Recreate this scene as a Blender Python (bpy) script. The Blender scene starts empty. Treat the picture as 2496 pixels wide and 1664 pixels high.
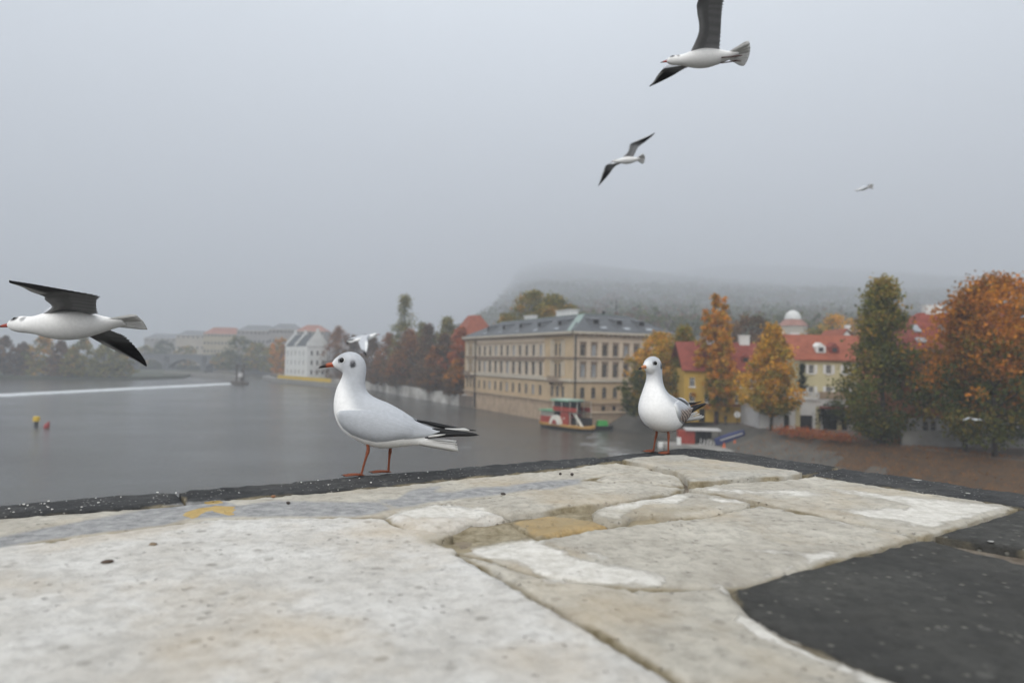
import bpy, bmesh, math, random
import numpy as np
from mathutils import Vector, Matrix, noise
from mathutils.geometry import delaunay_2d_cdt
from mathutils.bvhtree import BVHTree

random.seed(7)
RNG = np.random.default_rng(7)
R = math.radians
sc = bpy.context.scene
C = sc.collection

# ------------------------------------------------------------------ camera
PW, PH, FPX = 2496.0, 1664.0, 1664.0
TOP = 13.0                                   # parapet top above the river
cam_d = bpy.data.cameras.new('camera')
cam_d.sensor_width = 36.0
cam_d.lens = 24.0
cam_d.clip_start = 0.02
cam_d.clip_end = 6000
cam_d.dof.use_dof = True
cam_d.dof.focus_distance = 1.74
cam_d.dof.aperture_fstop = 3.2
cam = bpy.data.objects.new('camera', cam_d)
C.objects.link(cam)
sc.camera = cam
pitch, roll = R(1.55), R(1.0)
fw = Vector((0, math.cos(pitch), math.sin(pitch)))
r0 = Vector((1, 0, 0))
u0 = r0.cross(fw)
rt = r0 * math.cos(roll) + u0 * math.sin(roll)
up = rt.cross(fw)
CP = Vector((0, 0, TOP + 0.295))
M3 = Matrix((rt, up, -fw)).transposed()
cam.matrix_world = Matrix.Translation(CP) @ M3.to_4x4()

# ------------------------------------------------------------------ sky, sun, exposure
world = bpy.data.worlds.new('World')
sc.world = world
world.use_nodes = True
nt = world.node_tree
nt.nodes.clear()
wo = nt.nodes.new('ShaderNodeOutputWorld')
bg = nt.nodes.new('ShaderNodeBackground')
sky = nt.nodes.new('ShaderNodeTexSky')
sky.sky_type = 'NISHITA'
sky.sun_disc = False
sky.sun_elevation = R(45)
sky.sun_rotation = R(203)
sky.air_density = 1.0
sky.dust_density = 6.0
hs = nt.nodes.new('ShaderNodeHueSaturation')
hs.inputs['Saturation'].default_value = 0.25
tc = nt.nodes.new('ShaderNodeTexCoord')
sep = nt.nodes.new('ShaderNodeSeparateXYZ')
ramp = nt.nodes.new('ShaderNodeValToRGB')            # overcast: the cloud deck brightens towards the zenith
e = ramp.color_ramp.elements
e[0].position = 0.0; e[0].color = (3.9, 4.15, 4.55, 1)
e[1].position = 1.0; e[1].color = (13.0, 13.5, 13.9, 1)
mid = e.new(0.42); mid.color = (7.0, 7.55, 8.15, 1)
cn = nt.nodes.new('ShaderNodeTexNoise')
cn.inputs['Scale'].default_value = 1.6
cn.inputs['Detail'].default_value = 3
cmul = nt.nodes.new('ShaderNodeMapRange')
cmul.inputs['From Min'].default_value = 0.3; cmul.inputs['From Max'].default_value = 0.7
cmul.inputs['To Min'].default_value = 0.95; cmul.inputs['To Max'].default_value = 1.05
vm = nt.nodes.new('ShaderNodeVectorMath'); vm.operation = 'SCALE'
mix = nt.nodes.new('ShaderNodeMix'); mix.data_type = 'RGBA'
mix.inputs['Factor'].default_value = 0.95
L = nt.links.new
L(tc.outputs['Generated'], sep.inputs[0]); L(sep.outputs['Z'], ramp.inputs['Fac'])
L(tc.outputs['Generated'], cn.inputs['Vector']); L(cn.outputs['Fac'], cmul.inputs['Value'])
L(ramp.outputs['Color'], vm.inputs[0]); L(cmul.outputs[0], vm.inputs['Scale'])
L(sky.outputs[0], hs.inputs['Color'])
L(hs.outputs[0], mix.inputs['A']); L(vm.outputs[0], mix.inputs['B'])
L(mix.outputs['Result'], bg.inputs['Color'])
bg.inputs['Strength'].default_value = 0.105
L(bg.outputs[0], wo.inputs['Surface'])

sun_d = bpy.data.lights.new('sun', 'SUN')
sun_d.energy = 1.5
sun_d.angle = R(70)
sun_d.color = (1.0, 0.96, 0.9)
sun = bpy.data.objects.new('sun', sun_d)
C.objects.link(sun)
sd = Vector((math.sin(R(203)) * math.cos(R(45)), math.cos(R(203)) * math.cos(R(45)), math.sin(R(45))))
sun.rotation_euler = sd.to_track_quat('Z', 'Y').to_euler()

sc.view_settings.view_transform = 'Standard'
sc.view_settings.look = 'None'
sc.view_settings.exposure = 0.42
sc.view_settings.gamma = 1.0
sc.view_settings.use_curve_mapping = False
sc.render.engine = 'CYCLES'
sc.cycles.use_denoising = True
sc.cycles.max_bounces = 6
sc.cycles.diffuse_bounces = 2
sc.cycles.glossy_bounces = 3
sc.cycles.transmission_bounces = 4
sc.cycles.transparent_max_bounces = 6
sc.cycles.volume_bounces = 4

HAZE_DENSITY = 0.00082

# ------------------------------------------------------------------ helpers
def ray(px, py):
    return fw + rt * ((px - PW / 2) / FPX) + up * ((PH / 2 - py) / FPX)

def at(px, py, Y):
    v = ray(px, py)
    return CP + v * (Y / v.y)

def gnd(px, py, z=0.0):
    v = ray(px, py)
    return CP + v * ((z - CP.z) / v.z)

def to_px(p):
    d = p - CP
    k = d.dot(fw)
    return (PW / 2 + FPX * d.dot(rt) / k, PH / 2 - FPX * d.dot(up) / k)

def on_ray(px, py, prev, length, near):
    v = ray(px, py).normalized()
    d = CP - prev
    b = d.dot(v)
    c = d.dot(d) - length * length
    disc = b * b - c
    if disc < 0:
        return CP + v * (-b)
    s = math.sqrt(disc)
    return CP + v * (-b - s if near else -b + s)

def tag(o, label, cat, group=None, kind=None):
    if label: o['label'] = label
    if cat: o['category'] = cat
    if group: o['group'] = group
    if kind: o['kind'] = kind
    return o

def thing(name, label, cat, loc=(0, 0, 0), rotz=0.0, group=None):
    o = bpy.data.objects.new(name, None)
    C.objects.link(o)
    o.empty_display_size = 0.2
    o.location = loc
    o.rotation_euler = (0, 0, rotz)
    return tag(o, label, cat, group)

def link(name, me, parent=None, loc=None, rotz=0.0, m=None):
    o = bpy.data.objects.new(name, me)
    C.objects.link(o)
    if parent is not None: o.parent = parent
    if loc is not None: o.location = loc
    if rotz: o.rotation_euler = (0, 0, rotz)
    if m is not None:
        if len(me.materials) == 0: me.materials.append(m)
    return o

def smooth(me):
    me.polygons.foreach_set('use_smooth', [True] * len(me.polygons))

def pymesh(name, verts, faces, mats=None, fm=None, sm=False):
    me = bpy.data.meshes.new(name)
    me.from_pydata([tuple(v) for v in verts], [], faces)
    if mats:
        for m in (mats if isinstance(mats, (list, tuple)) else [mats]): me.materials.append(m)
    if fm: me.polygons.foreach_set('material_index', fm)
    if sm: smooth(me)
    me.update()
    return me

def set_col(me, cols, name='Col'):
    a = me.color_attributes.new(name, 'FLOAT_COLOR', 'POINT')
    c = np.ones((len(me.vertices), 4), dtype=np.float32)
    c[:, :cols.shape[1]] = cols
    a.data.foreach_set('color', c.ravel())

class MB:
    """collects boxes, prisms and tubes for ONE mesh"""
    def __init__(self): self.v = []; self.f = []
    def add(self, vs, fs):
        n = len(self.v)
        self.v += [tuple(v) for v in vs]
        self.f += [tuple(n + i for i in f) for f in fs]
        return self
    def box(self, x0, x1, y0, y1, z0, z1):
        vs = [(x, y, z) for z in (z0, z1) for y in (y0, y1) for x in (x0, x1)]
        return self.add(vs, [(0, 2, 3, 1), (4, 5, 7, 6), (0, 1, 5, 4), (2, 6, 7, 3), (0, 4, 6, 2), (1, 3, 7, 5)])
    def prism(self, poly, z0, z1):
        n = len(poly)
        vs = [(p[0], p[1], z0) for p in poly] + [(p[0], p[1], z1) for p in poly]
        fs = [tuple(range(n - 1, -1, -1)), tuple(range(n, 2 * n))]
        fs += [(i, (i + 1) % n, n + (i + 1) % n, n + i) for i in range(n)]
        return self.add(vs, fs)
    def tube(self, pts, rad, seg=8, cap=True):
        pts = [Vector(p) for p in pts]
        rad = rad if isinstance(rad, (list, tuple)) else [rad] * len(pts)
        n0 = len(self.v); ref = Vector((0.31, 0.83, 0.46))
        for i, p in enumerate(pts):
            t = (pts[min(i + 1, len(pts) - 1)] - pts[max(i - 1, 0)]).normalized()
            a = t.cross(ref).normalized(); b = t.cross(a)
            for k in range(seg):
                th = 2 * math.pi * k / seg
                self.v.append(tuple(p + (a * math.cos(th) + b * math.sin(th)) * rad[i]))
        for i in range(len(pts) - 1):
            for k in range(seg):
                k2 = (k + 1) % seg
                self.f.append((n0 + i * seg + k, n0 + i * seg + k2, n0 + (i + 1) * seg + k2, n0 + (i + 1) * seg + k))
        if cap:
            self.f.append(tuple(n0 + k for k in range(seg - 1, -1, -1)))
            self.f.append(tuple(n0 + (len(pts) - 1) * seg + k for k in range(seg)))
        return self
    def beam(self, a, b, w, h):
        a, b = Vector(a), Vector(b)
        t = (b - a).normalized(); s = t.cross(Vector((0, 0, 1)))
        s = s.normalized() if s.length > 1e-4 else Vector((1, 0, 0))
        n = s.cross(t)
        vs = [p + s * (w / 2 * i) + n * (h / 2 * j) for p in (a, b) for j in (-1, 1) for i in (-1, 1)]
        return self.add(vs, [(0, 1, 3, 2), (4, 6, 7, 5), (0, 4, 5, 1), (2, 3, 7, 6), (0, 2, 6, 4), (1, 5, 7, 3)])
    def obj(self, name, m, parent=None, loc=None, rotz=0.0, sm=False):
        return link(name, pymesh(name, self.v, self.f, m, sm=sm), parent, loc, rotz)

# ------------------------------------------------------------------ materials
def nodes(m):
    m.use_nodes = True
    t = m.node_tree
    return t, t.nodes['Principled BSDF']

def lin(r, g, b):
    f = lambda c: ((c / 255 + 0.055) / 1.055) ** 2.4 if c > 10 else c / 255 / 12.92
    return (f(r), f(g), f(b))

def mat(name, col, rough=0.8, var=0.18, scale=3.0, bump=0.0, bscale=None, metal=0.0, spec=0.3, col2=None, detail=5):
    m = bpy.data.materials.new(name)
    t, p = nodes(m)
    N = t.nodes.new; K = t.links.new
    g = N('ShaderNodeNewGeometry')
    n = N('ShaderNodeTexNoise')
    n.inputs['Scale'].default_value = scale; n.inputs['Detail'].default_value = detail; n.inputs['Roughness'].default_value = 0.6
    K(g.outputs['Position'], n.inputs['Vector'])
    r = N('ShaderNodeValToRGB')
    c2 = col2 if col2 else tuple(min(1, c * (1 + var)) for c in col)
    c1 = tuple(c * (1 - var) for c in col) if not col2 else col
    r.color_ramp.elements[0].position = 0.3; r.color_ramp.elements[0].color = (*c1, 1)
    r.color_ramp.elements[1].position = 0.7; r.color_ramp.elements[1].color = (*c2, 1)
    K(n.outputs['Fac'], r.inputs['Fac']); K(r.outputs['Color'], p.inputs['Base Color'])
    p.inputs['Roughness'].default_value = rough
    p.inputs['Metallic'].default_value = metal
    p.inputs['Specular IOR Level'].default_value = spec
    if bump:
        b = N('ShaderNodeBump'); b.inputs['Strength'].default_value = bump
        n2 = N('ShaderNodeTexNoise'); n2.inputs['Scale'].default_value = bscale or scale * 4; n2.inputs['Detail'].default_value = 4
        K(g.outputs['Position'], n2.inputs['Vector']); K(n2.outputs['Fac'], b.inputs['Height']); K(b.outputs[0], p.inputs['Normal'])
    return m

def attr_mat(name, rough=0.7, var=0.12, scale=60, bump=0.0, bscale=200, spec=0.3, translucent=0.0):
    m = bpy.data.materials.new(name)
    t, p = nodes(m)
    N = t.nodes.new; K = t.links.new
    a = N('ShaderNodeAttribute'); a.attribute_name = 'Col'
    tcn = N('ShaderNodeTexCoord')
    n = N('ShaderNodeTexNoise'); n.inputs['Scale'].default_value = scale; n.inputs['Detail'].default_value = 4
    K(tcn.outputs['Object'], n.inputs['Vector'])
    mr = N('ShaderNodeMapRange')
    mr.inputs['From Min'].default_value = 0.3; mr.inputs['From Max'].default_value = 0.7
    mr.inputs['To Min'].default_value = 1 - var; mr.inputs['To Max'].default_value = 1 + var
    K(n.outputs['Fac'], mr.inputs['Value'])
    s = N('ShaderNodeVectorMath'); s.operation = 'SCALE'
    K(a.outputs['Color'], s.inputs[0]); K(mr.outputs[0], s.inputs['Scale'])
    K(s.outputs[0], p.inputs['Base Color'])
    p.inputs['Roughness'].default_value = rough
    p.inputs['Specular IOR Level'].default_value = spec
    if bump:
        b = N('ShaderNodeBump'); b.inputs['Strength'].default_value = bump; b.inputs['Distance'].default_value = 0.001
        n2 = N('ShaderNodeTexNoise'); n2.inputs['Scale'].default_value = bscale; n2.inputs['Detail'].default_value = 3
        K(tcn.outputs['Object'], n2.inputs['Vector']); K(n2.outputs['Fac'], b.inputs['Height']); K(b.outputs[0], p.inputs['Normal'])
    if translucent:
        tr = N('ShaderNodeBsdfTranslucent'); K(s.outputs[0], tr.inputs['Color'])
        mx = N('ShaderNodeMixShader'); mx.inputs[0].default_value = translucent
        o = t.nodes['Material Output']
        K(p.outputs[0], mx.inputs[1]); K(tr.outputs[0], mx.inputs[2]); K(mx.outputs[0], o.inputs['Surface'])
    return m

M = {}
M['leaf'] = attr_mat('leaf', 0.75, 0.1, 0.8, translucent=0.35, spec=0.1)
M['bark'] = mat('bark', (0.055, 0.045, 0.037), 0.9, 0.3, 3, 0.5, 12)
M['glass'] = mat('window_glass', (0.05, 0.055, 0.06), 0.12, 0.5, 0.5, spec=0.6)
M['glassb'] = mat('window_glass_bright', (0.30, 0.32, 0.34), 0.2, 0.3, 0.5, spec=0.6)
M['wframe'] = mat('window_frame_paint', (0.30, 0.25, 0.2), 0.6, 0.1, 2)
M['wwhite'] = mat('white_frame_paint', (0.7, 0.69, 0.66), 0.6, 0.06, 2)
M['stucco_tan'] = mat('tan_stucco', (0.50, 0.375, 0.235), 0.9, 0.12, 0.35, 0.15, 6)
M['stucco_pale'] = mat('pale_stucco', (0.58, 0.475, 0.36), 0.9, 0.1, 0.4, 0.15, 6)
M['trim'] = mat('pale_trim', (0.52, 0.46, 0.37), 0.85, 0.12, 0.8)
M['trim_tan'] = mat('tan_trim', (0.38, 0.29, 0.2), 0.85, 0.15, 0.8)
M['trim_brown'] = mat('brown_trim', (0.24, 0.18, 0.135), 0.85, 0.15, 0.8)
M['ashlar'] = mat('ashlar', (0.42, 0.315, 0.22), 0.95, 0.22, 0.6, 0.3, 5)
M['slate'] = mat('slate_roof', (0.085, 0.09, 0.095), 0.6, 0.25, 0.7, 0.3, 5)
M['copper'] = mat('weathered_copper', (0.24, 0.31, 0.28), 0.6, 0.2, 0.5)
M['zinc'] = mat('grey_zinc', (0.19, 0.195, 0.2), 0.55, 0.15, 0.8)
M['pipe'] = mat('downpipe', (0.055, 0.05, 0.045), 0.6, 0.2, 2)
M['tile'] = mat('red_roof_tile', (0.22, 0.056, 0.04), 0.85, 0.25, 0.9, 0.4, 5)
M['tile_orange'] = mat('orange_roof_tile', (0.27, 0.082, 0.046), 0.85, 0.22, 0.9, 0.4, 5)
M['tile_pale'] = mat('faded_roof_tile', (0.33, 0.16, 0.12), 0.85, 0.2, 0.3)
M['yellow_wall'] = mat('yellow_plaster', (0.46, 0.295, 0.062), 0.9, 0.1, 0.6)
M['cream_wall'] = mat('cream_plaster', (0.56, 0.50, 0.30), 0.9, 0.08, 0.6)
M['white_wall'] = mat('white_plaster', (0.70, 0.70, 0.67), 0.9, 0.08, 0.4)
M['grey_wall'] = mat('pale_grey_plaster', (0.50, 0.49, 0.48), 0.9, 0.14, 0.5)
M['orange_wall'] = mat('salmon_plaster', (0.42, 0.165, 0.08), 0.9, 0.1, 0.5)
M['ochre_wall'] = mat('ochre_plaster', (0.46, 0.40, 0.28), 0.9, 0.1, 0.2)
M['dark'] = mat('dark_interior', (0.02, 0.019, 0.018), 0.9, 0.2, 1)
M['quay'] = mat('quay_concrete', (0.26, 0.25, 0.23), 0.95, 0.25, 0.5, 0.3, 4)
M['oldwall'] = mat('patched_embankment_plaster', (0.2, 0.18, 0.155), 0.95, 0.1, 0.22, 0.3, 3, col2=(0.60, 0.585, 0.55))
M['iron'] = mat('dark_iron', (0.03, 0.03, 0.032), 0.6, 0.2, 3)
M['wood'] = mat('wet_timber', (0.09, 0.075, 0.06), 0.9, 0.3, 2, 0.3, 8)
M['boat_red'] = mat('red_boat_paint', (0.30, 0.045, 0.03), 0.5, 0.2, 2)
M['boat_green'] = mat('green_boat_paint', (0.14, 0.34, 0.2), 0.6, 0.15, 1.5)
M['boat_pale'] = mat('pale_green_canopy', (0.36, 0.46, 0.39), 0.6, 0.1, 1.5)
M['boat_yellow'] = mat('ochre_boat_paint', (0.52, 0.30, 0.09), 0.5, 0.12, 2)
M['boat_white'] = mat('white_boat_paint', (0.68, 0.66, 0.58), 0.5, 0.1, 2)
M['hull'] = mat('black_hull', (0.02, 0.02, 0.02), 0.4, 0.2, 2)
M['blue'] = mat('navy_boat_paint', (0.045, 0.06, 0.16), 0.5, 0.2, 2)
M['cone'] = mat('orange_cone_plastic', (0.6, 0.13, 0.04), 0.5, 0.1, 5)
M['yellow'] = mat('yellow_paint', (0.62, 0.42, 0.04), 0.6, 0.12, 1)
M['redpaint'] = mat('red_buoy_paint', (0.3, 0.05, 0.05), 0.6, 0.15, 2)
M['cloth'] = mat('dark_clothing', (0.03, 0.03, 0.036), 0.9, 0.3, 6)
M['cloth_b'] = mat('maroon_clothing', (0.07, 0.035, 0.045), 0.9, 0.3, 6)
M['skin'] = mat('skin', (0.45, 0.28, 0.2), 0.6, 0.05, 10)
M['foam'] = mat('foam', (0.55, 0.57, 0.58), 0.8, 0.1, 0.3)
M['hazewall'] = mat('pale_far_plaster', (0.48, 0.43, 0.35), 0.9, 0.1, 0.1)
M['hazegrey'] = mat('grey_far_plaster', (0.34, 0.32, 0.30), 0.9, 0.1, 0.1)
M['bridge_stone'] = mat('far_bridge_stone', (0.16, 0.16, 0.16), 0.9, 0.15, 0.1)

# ------------------------------------------------------------------ water
def water_mat():
    m = bpy.data.materials.new('river_water')
    t, p = nodes(m)
    N = t.nodes.new; K = t.links.new
    g = N('ShaderNodeNewGeometry')
    mp = N('ShaderNodeMapping'); mp.inputs['Scale'].default_value = (0.55, 1.0, 1); mp.inputs['Rotation'].default_value = (0, 0, 0.5)
    K(g.outputs['Position'], mp.inputs['Vector'])
    n1 = N('ShaderNodeTexNoise'); n1.inputs['Scale'].default_value = 1.1; n1.inputs['Detail'].default_value = 6; n1.inputs['Roughness'].default_value = 0.62
    n2 = N('ShaderNodeTexNoise'); n2.inputs['Scale'].default_value = 0.06; n2.inputs['Detail'].default_value = 4
    K(mp.outputs[0], n1.inputs['Vector']); K(mp.outputs[0], n2.inputs['Vector'])
    b = N('ShaderNodeBump'); b.inputs['Strength'].default_value = 0.75; b.inputs['Distance'].default_value = 0.4
    mu = N('ShaderNodeMath'); mu.operation = 'MULTIPLY'
    mr = N('ShaderNodeMapRange'); mr.inputs['From Min'].default_value = 0.35; mr.inputs['From Max'].default_value = 0.65; mr.inputs['To Min'].default_value = 0.35
    K(n2.outputs['Fac'], mr.inputs['Value']); K(n1.outputs['Fac'], mu.inputs[0]); K(mr.outputs[0], mu.inputs[1])
    K(mu.outputs[0], b.inputs['Height']); K(b.outputs[0], p.inputs['Normal'])
    # drifting foam streaks
    mp2 = N('ShaderNodeMapping'); mp2.inputs['Scale'].default_value = (0.05, 0.012, 1); mp2.inputs['Rotation'].default_value = (0, 0, -1.2)
    K(g.outputs['Position'], mp2.inputs['Vector'])
    n3 = N('ShaderNodeTexNoise'); n3.inputs['Scale'].default_value = 1; n3.inputs['Detail'].default_value = 2
    n4 = N('ShaderNodeTexNoise'); n4.inputs['Scale'].default_value = 0.5; n4.inputs['Detail'].default_value = 8; n4.inputs['Roughness'].default_value = 0.75
    K(mp2.outputs[0], n3.inputs['Vector']); K(mp.outputs[0], n4.inputs['Vector'])
    ad = N('ShaderNodeMath'); ad.operation = 'ADD'; K(n3.outputs['Fac'], ad.inputs[0]); K(n4.outputs['Fac'], ad.inputs[1])
    rp = N('ShaderNodeValToRGB'); rp.color_ramp.elements[0].position = 0.595; rp.color_ramp.elements[1].position = 0.70
    hf = N('ShaderNodeMath'); hf.operation = 'MULTIPLY'; hf.inputs[1].default_value = 0.5
    K(ad.outputs[0], hf.inputs[0]); K(hf.outputs[0], rp.inputs['Fac'])
    mx = N('ShaderNodeMix'); mx.data_type = 'RGBA'
    mx.inputs['A'].default_value = (0.075, 0.073, 0.066, 1); mx.inputs['B'].default_value = (0.5, 0.52, 0.53, 1)
    K(rp.outputs['Color'], mx.inputs['Factor']); K(mx.outputs['Result'], p.inputs['Base Color'])
    p.inputs['Roughness'].default_value = 0.16
    p.inputs['Specular IOR Level'].default_value = 0.5
    p.inputs['IOR'].default_value = 1.33
    return m

river = link('river', pymesh('river', [(-3580, -200, 0), (3580, -200, 0), (3580, 4290, 0), (-3580, 4290, 0)], [(0, 1, 2, 3)], water_mat()))
river['kind'] = 'structure'

# ------------------------------------------------------------------ land
M['earth'] = mat('bank_earth', (0.055, 0.045, 0.034), 0.95, 0.3, 0.8, 0.4, 3, col2=(0.125, 0.07, 0.034))
M['paving'] = mat('promenade_paving', (0.13, 0.105, 0.085), 0.95, 0.2, 0.5, 0.2, 4)
M['slope'] = mat('cobbled_slope', (0.075, 0.072, 0.063), 0.95, 0.25, 0.5, 0.6, 3, col2=(0.125, 0.115, 0.098))
M['grass'] = mat('far_ground', (0.06, 0.065, 0.04), 0.95, 0.3, 0.1)

def poly_obj(name, pts, z, m, thick=4.5):
    """a flat sheet of land with a skirt that goes below the water"""
    pts = [Vector((p[0], p[1])) for p in pts]
    r = delaunay_2d_cdt(pts, [], [list(range(len(pts)))], 1, 1e-6)
    vs = [(v.x, v.y, z) for v in r[0]]
    fs = [tuple(f) for f in r[2]]
    n = len(vs)
    vs += [(p.x, p.y, z) for p in pts] + [(p.x, p.y, z - thick) for p in pts]
    k = len(pts)
    fs += [(n + i, n + (i + 1) % k, n + k + (i + 1) % k, n + k + i) for i in range(k)]
    o = link(name, pymesh(name, vs, fs, m))
    o['kind'] = 'structure'
    return o

WL = [(19.5, 139), (25.8, 124), (29.4, 110.5), (31, 99.7), (39.7, 83.8), (46.2, 74), (60, 52), (76, 22), (90, 0)]
TLN = [(23, 147), (31.5, 133), (36.5, 119), (39.5, 105), (48, 89), (55, 78), (69, 56), (86, 26), (100, 2)]
GZ = 3.1
land = poly_obj('promenade', [(12.7, 141), (19.5, 145)] + TLN + [(3560, 2), (3560, 4280), (-210, 4280), (-190, 700), (-165, 520), (-140, 400), (-134, 381), (-118, 352), (-80, 305), (-55, 280), (-12.5, 190), (-8, 186)], GZ, M['paving'])
# sloped bank between promenade and water
bv, bf = [], []
NS = 8
cols = []
for i in range(len(WL) - 1):
    for k in range(10 if i < len(WL) - 2 else 11):
        s = k / 10
        a = Vector(WL[i]).lerp(Vector(WL[i + 1]), s); b = Vector(TLN[i]).lerp(Vector(TLN[i + 1]), s)
        col = []
        for j in range(NS + 1):
            q = a.lerp(b, j / NS)
            z = -0.6 + (GZ + 0.62) * (j / NS) ** 0.8 + noise.noise(Vector((q.x * 0.25, q.y * 0.25, 2))) * 0.25 * math.sin(math.pi * j / NS)
            col.append((q.x, q.y, z))
        cols.append(col)
for i, col in enumerate(cols):
    bv += col
    if i:
        for j in range(NS):
            a = (i - 1) * (NS + 1) + j
            bf.append((a, a + NS + 1, a + NS + 2, a + 1))
bme = pymesh('river_bank', bv, bf, [M['slope'], M['earth']], sm=True)
fmi = []
for f in bme.polygons:
    fmi.append(1 if f.center.x + noise.noise(f.center * 0.3) * 5 > 43 else 0)
bme.polygons.foreach_set('material_index', fmi)
bank = link('river_bank', bme); bank['kind'] = 'structure'
poly_obj('island_shore', [(-900, 250), (-268, 318), (-215, 330), (-188, 345), (-183, 380), (-230, 520), (-900, 560)], 1.2, M['grass'], 3)
poly_obj('far_bank', [(-3560, 640), (-420, 600), (-215, 610), (-225, 4280), (-3560, 4280)], 3.0, M['grass'])

# hill
def hill_z(x, y):
    g_ = float(np.interp(x, [-150, -118, -62, -20, 30, 120, 2000], [0, 0.15, 0.62, 0.86, 1.0, 1.04, 1.08]))
    if x < 0: g_ *= float(np.interp(y, [620, 860], [0, 1]))
    el = float(np.interp(y, [200, 350, 700, 1500, 3000, 4200, 4400], [-0.045, 0.035, 0.064, 0.102, 0.122, 0.131, 0.131]))
    h_ = 13.3 + y * el * g_ if g_ > 0 else 0
    h_ = h_ * min(1.0, g_ * 3) * (1 + 0.10 * noise.noise(Vector((x * 0.0016, y * 0.0009, 5))))
    return h_ + noise.noise(Vector((x * 0.008, y * 0.008, 0))) * 7 * min(1, max(0, h_ - 8) / 40) - (0 if h_ > 4 else 4)
hx = np.concatenate([np.linspace(-150, 200, 36), np.linspace(225, 3500, 70)]); hy = np.linspace(205, 4250, 90)
NHX = len(hx)
hv = [(x, y, hill_z(x, y)) for y in hy for x in hx]
hf_ = [(j * NHX + i, j * NHX + i + 1, (j + 1) * NHX + i + 1, (j + 1) * NHX + i) for j in range(89) for i in range(NHX - 1)]
M['hillground'] = mat('wooded_hill_ground', (0.05, 0.05, 0.035), 0.95, 0.3, 0.05)
hf_ = [f for f in hf_ if max(hv[i][2] for i in f) > 4.5]
hill = link('hill', pymesh('hill', hv, hf_, M['hillground'], sm=True)); hill['kind'] = 'structure'

# ------------------------------------------------------------------ foliage
def quads_mesh(name, ctr, nrm_seed, size, cols, m, rng, aspect=1.0):
    n = len(ctr)
    a = rng.normal(size=(n, 3)); a /= np.linalg.norm(a, axis=1)[:, None]
    b = rng.normal(size=(n, 3)); b -= (b * a).sum(1)[:, None] * a; b /= np.linalg.norm(b, axis=1)[:, None]
    s = (size * rng.uniform(0.6, 1.35, n))[:, None] * 0.5
    v = np.empty((n, 4, 3))
    v[:, 0] = ctr - a * s; v[:, 1] = ctr + b * s * 0.7 * aspect; v[:, 2] = ctr + a * s; v[:, 3] = ctr - b * s * 0.7 * aspect
    me = bpy.data.meshes.new(name)
    me.vertices.add(4 * n); me.vertices.foreach_set('co', v.ravel())
    me.loops.add(4 * n); me.loops.foreach_set('vertex_index', np.arange(4 * n))
    me.polygons.add(n); me.polygons.foreach_set('loop_start', np.arange(n) * 4)
    me.polygons.foreach_set('loop_total', np.full(n, 4))
    me.materials.append(m)
    set_col(me, np.repeat(cols, 4, axis=0))
    me.update(calc_edges=True)
    return me

PAL = {
    'orange': [(0.62, 0.27, 0.035), (0.52, 0.25, 0.04), (0.50, 0.29, 0.05), (0.34, 0.23, 0.045)],
    'gold': [(0.64, 0.33, 0.04), (0.56, 0.31, 0.045), (0.42, 0.28, 0.05), (0.24, 0.2, 0.04)],
    'green': [(0.085, 0.10, 0.028), (0.065, 0.08, 0.025), (0.12, 0.125, 0.03), (0.22, 0.17, 0.035)],
    'olive': [(0.22, 0.20, 0.045), (0.29, 0.22, 0.045), (0.14, 0.145, 0.04), (0.44, 0.26, 0.045)],
    'rust': [(0.32, 0.135, 0.045), (0.25, 0.11, 0.045), (0.17, 0.095, 0.045), (0.38, 0.17, 0.045)],
    'brown': [(0.17, 0.105, 0.06), (0.14, 0.09, 0.055), (0.105, 0.08, 0.05), (0.23, 0.125, 0.05)],
    'poplar': [(0.24, 0.22, 0.08), (0.17, 0.175, 0.065), (0.31, 0.26, 0.09), (0.13, 0.14, 0.06)],
    'red': [(0.45, 0.125, 0.045), (0.36, 0.1, 0.04), (0.28, 0.1, 0.045), (0.42, 0.18, 0.05)],
    'dark': [(0.02, 0.032, 0.018), (0.028, 0.04, 0.02), (0.015, 0.024, 0.014), (0.03, 0.035, 0.018)],
    'deep_orange': [(0.56, 0.23, 0.03), (0.46, 0.18, 0.03), (0.30, 0.135, 0.03), (0.2, 0.12, 0.03)],
}

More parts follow.
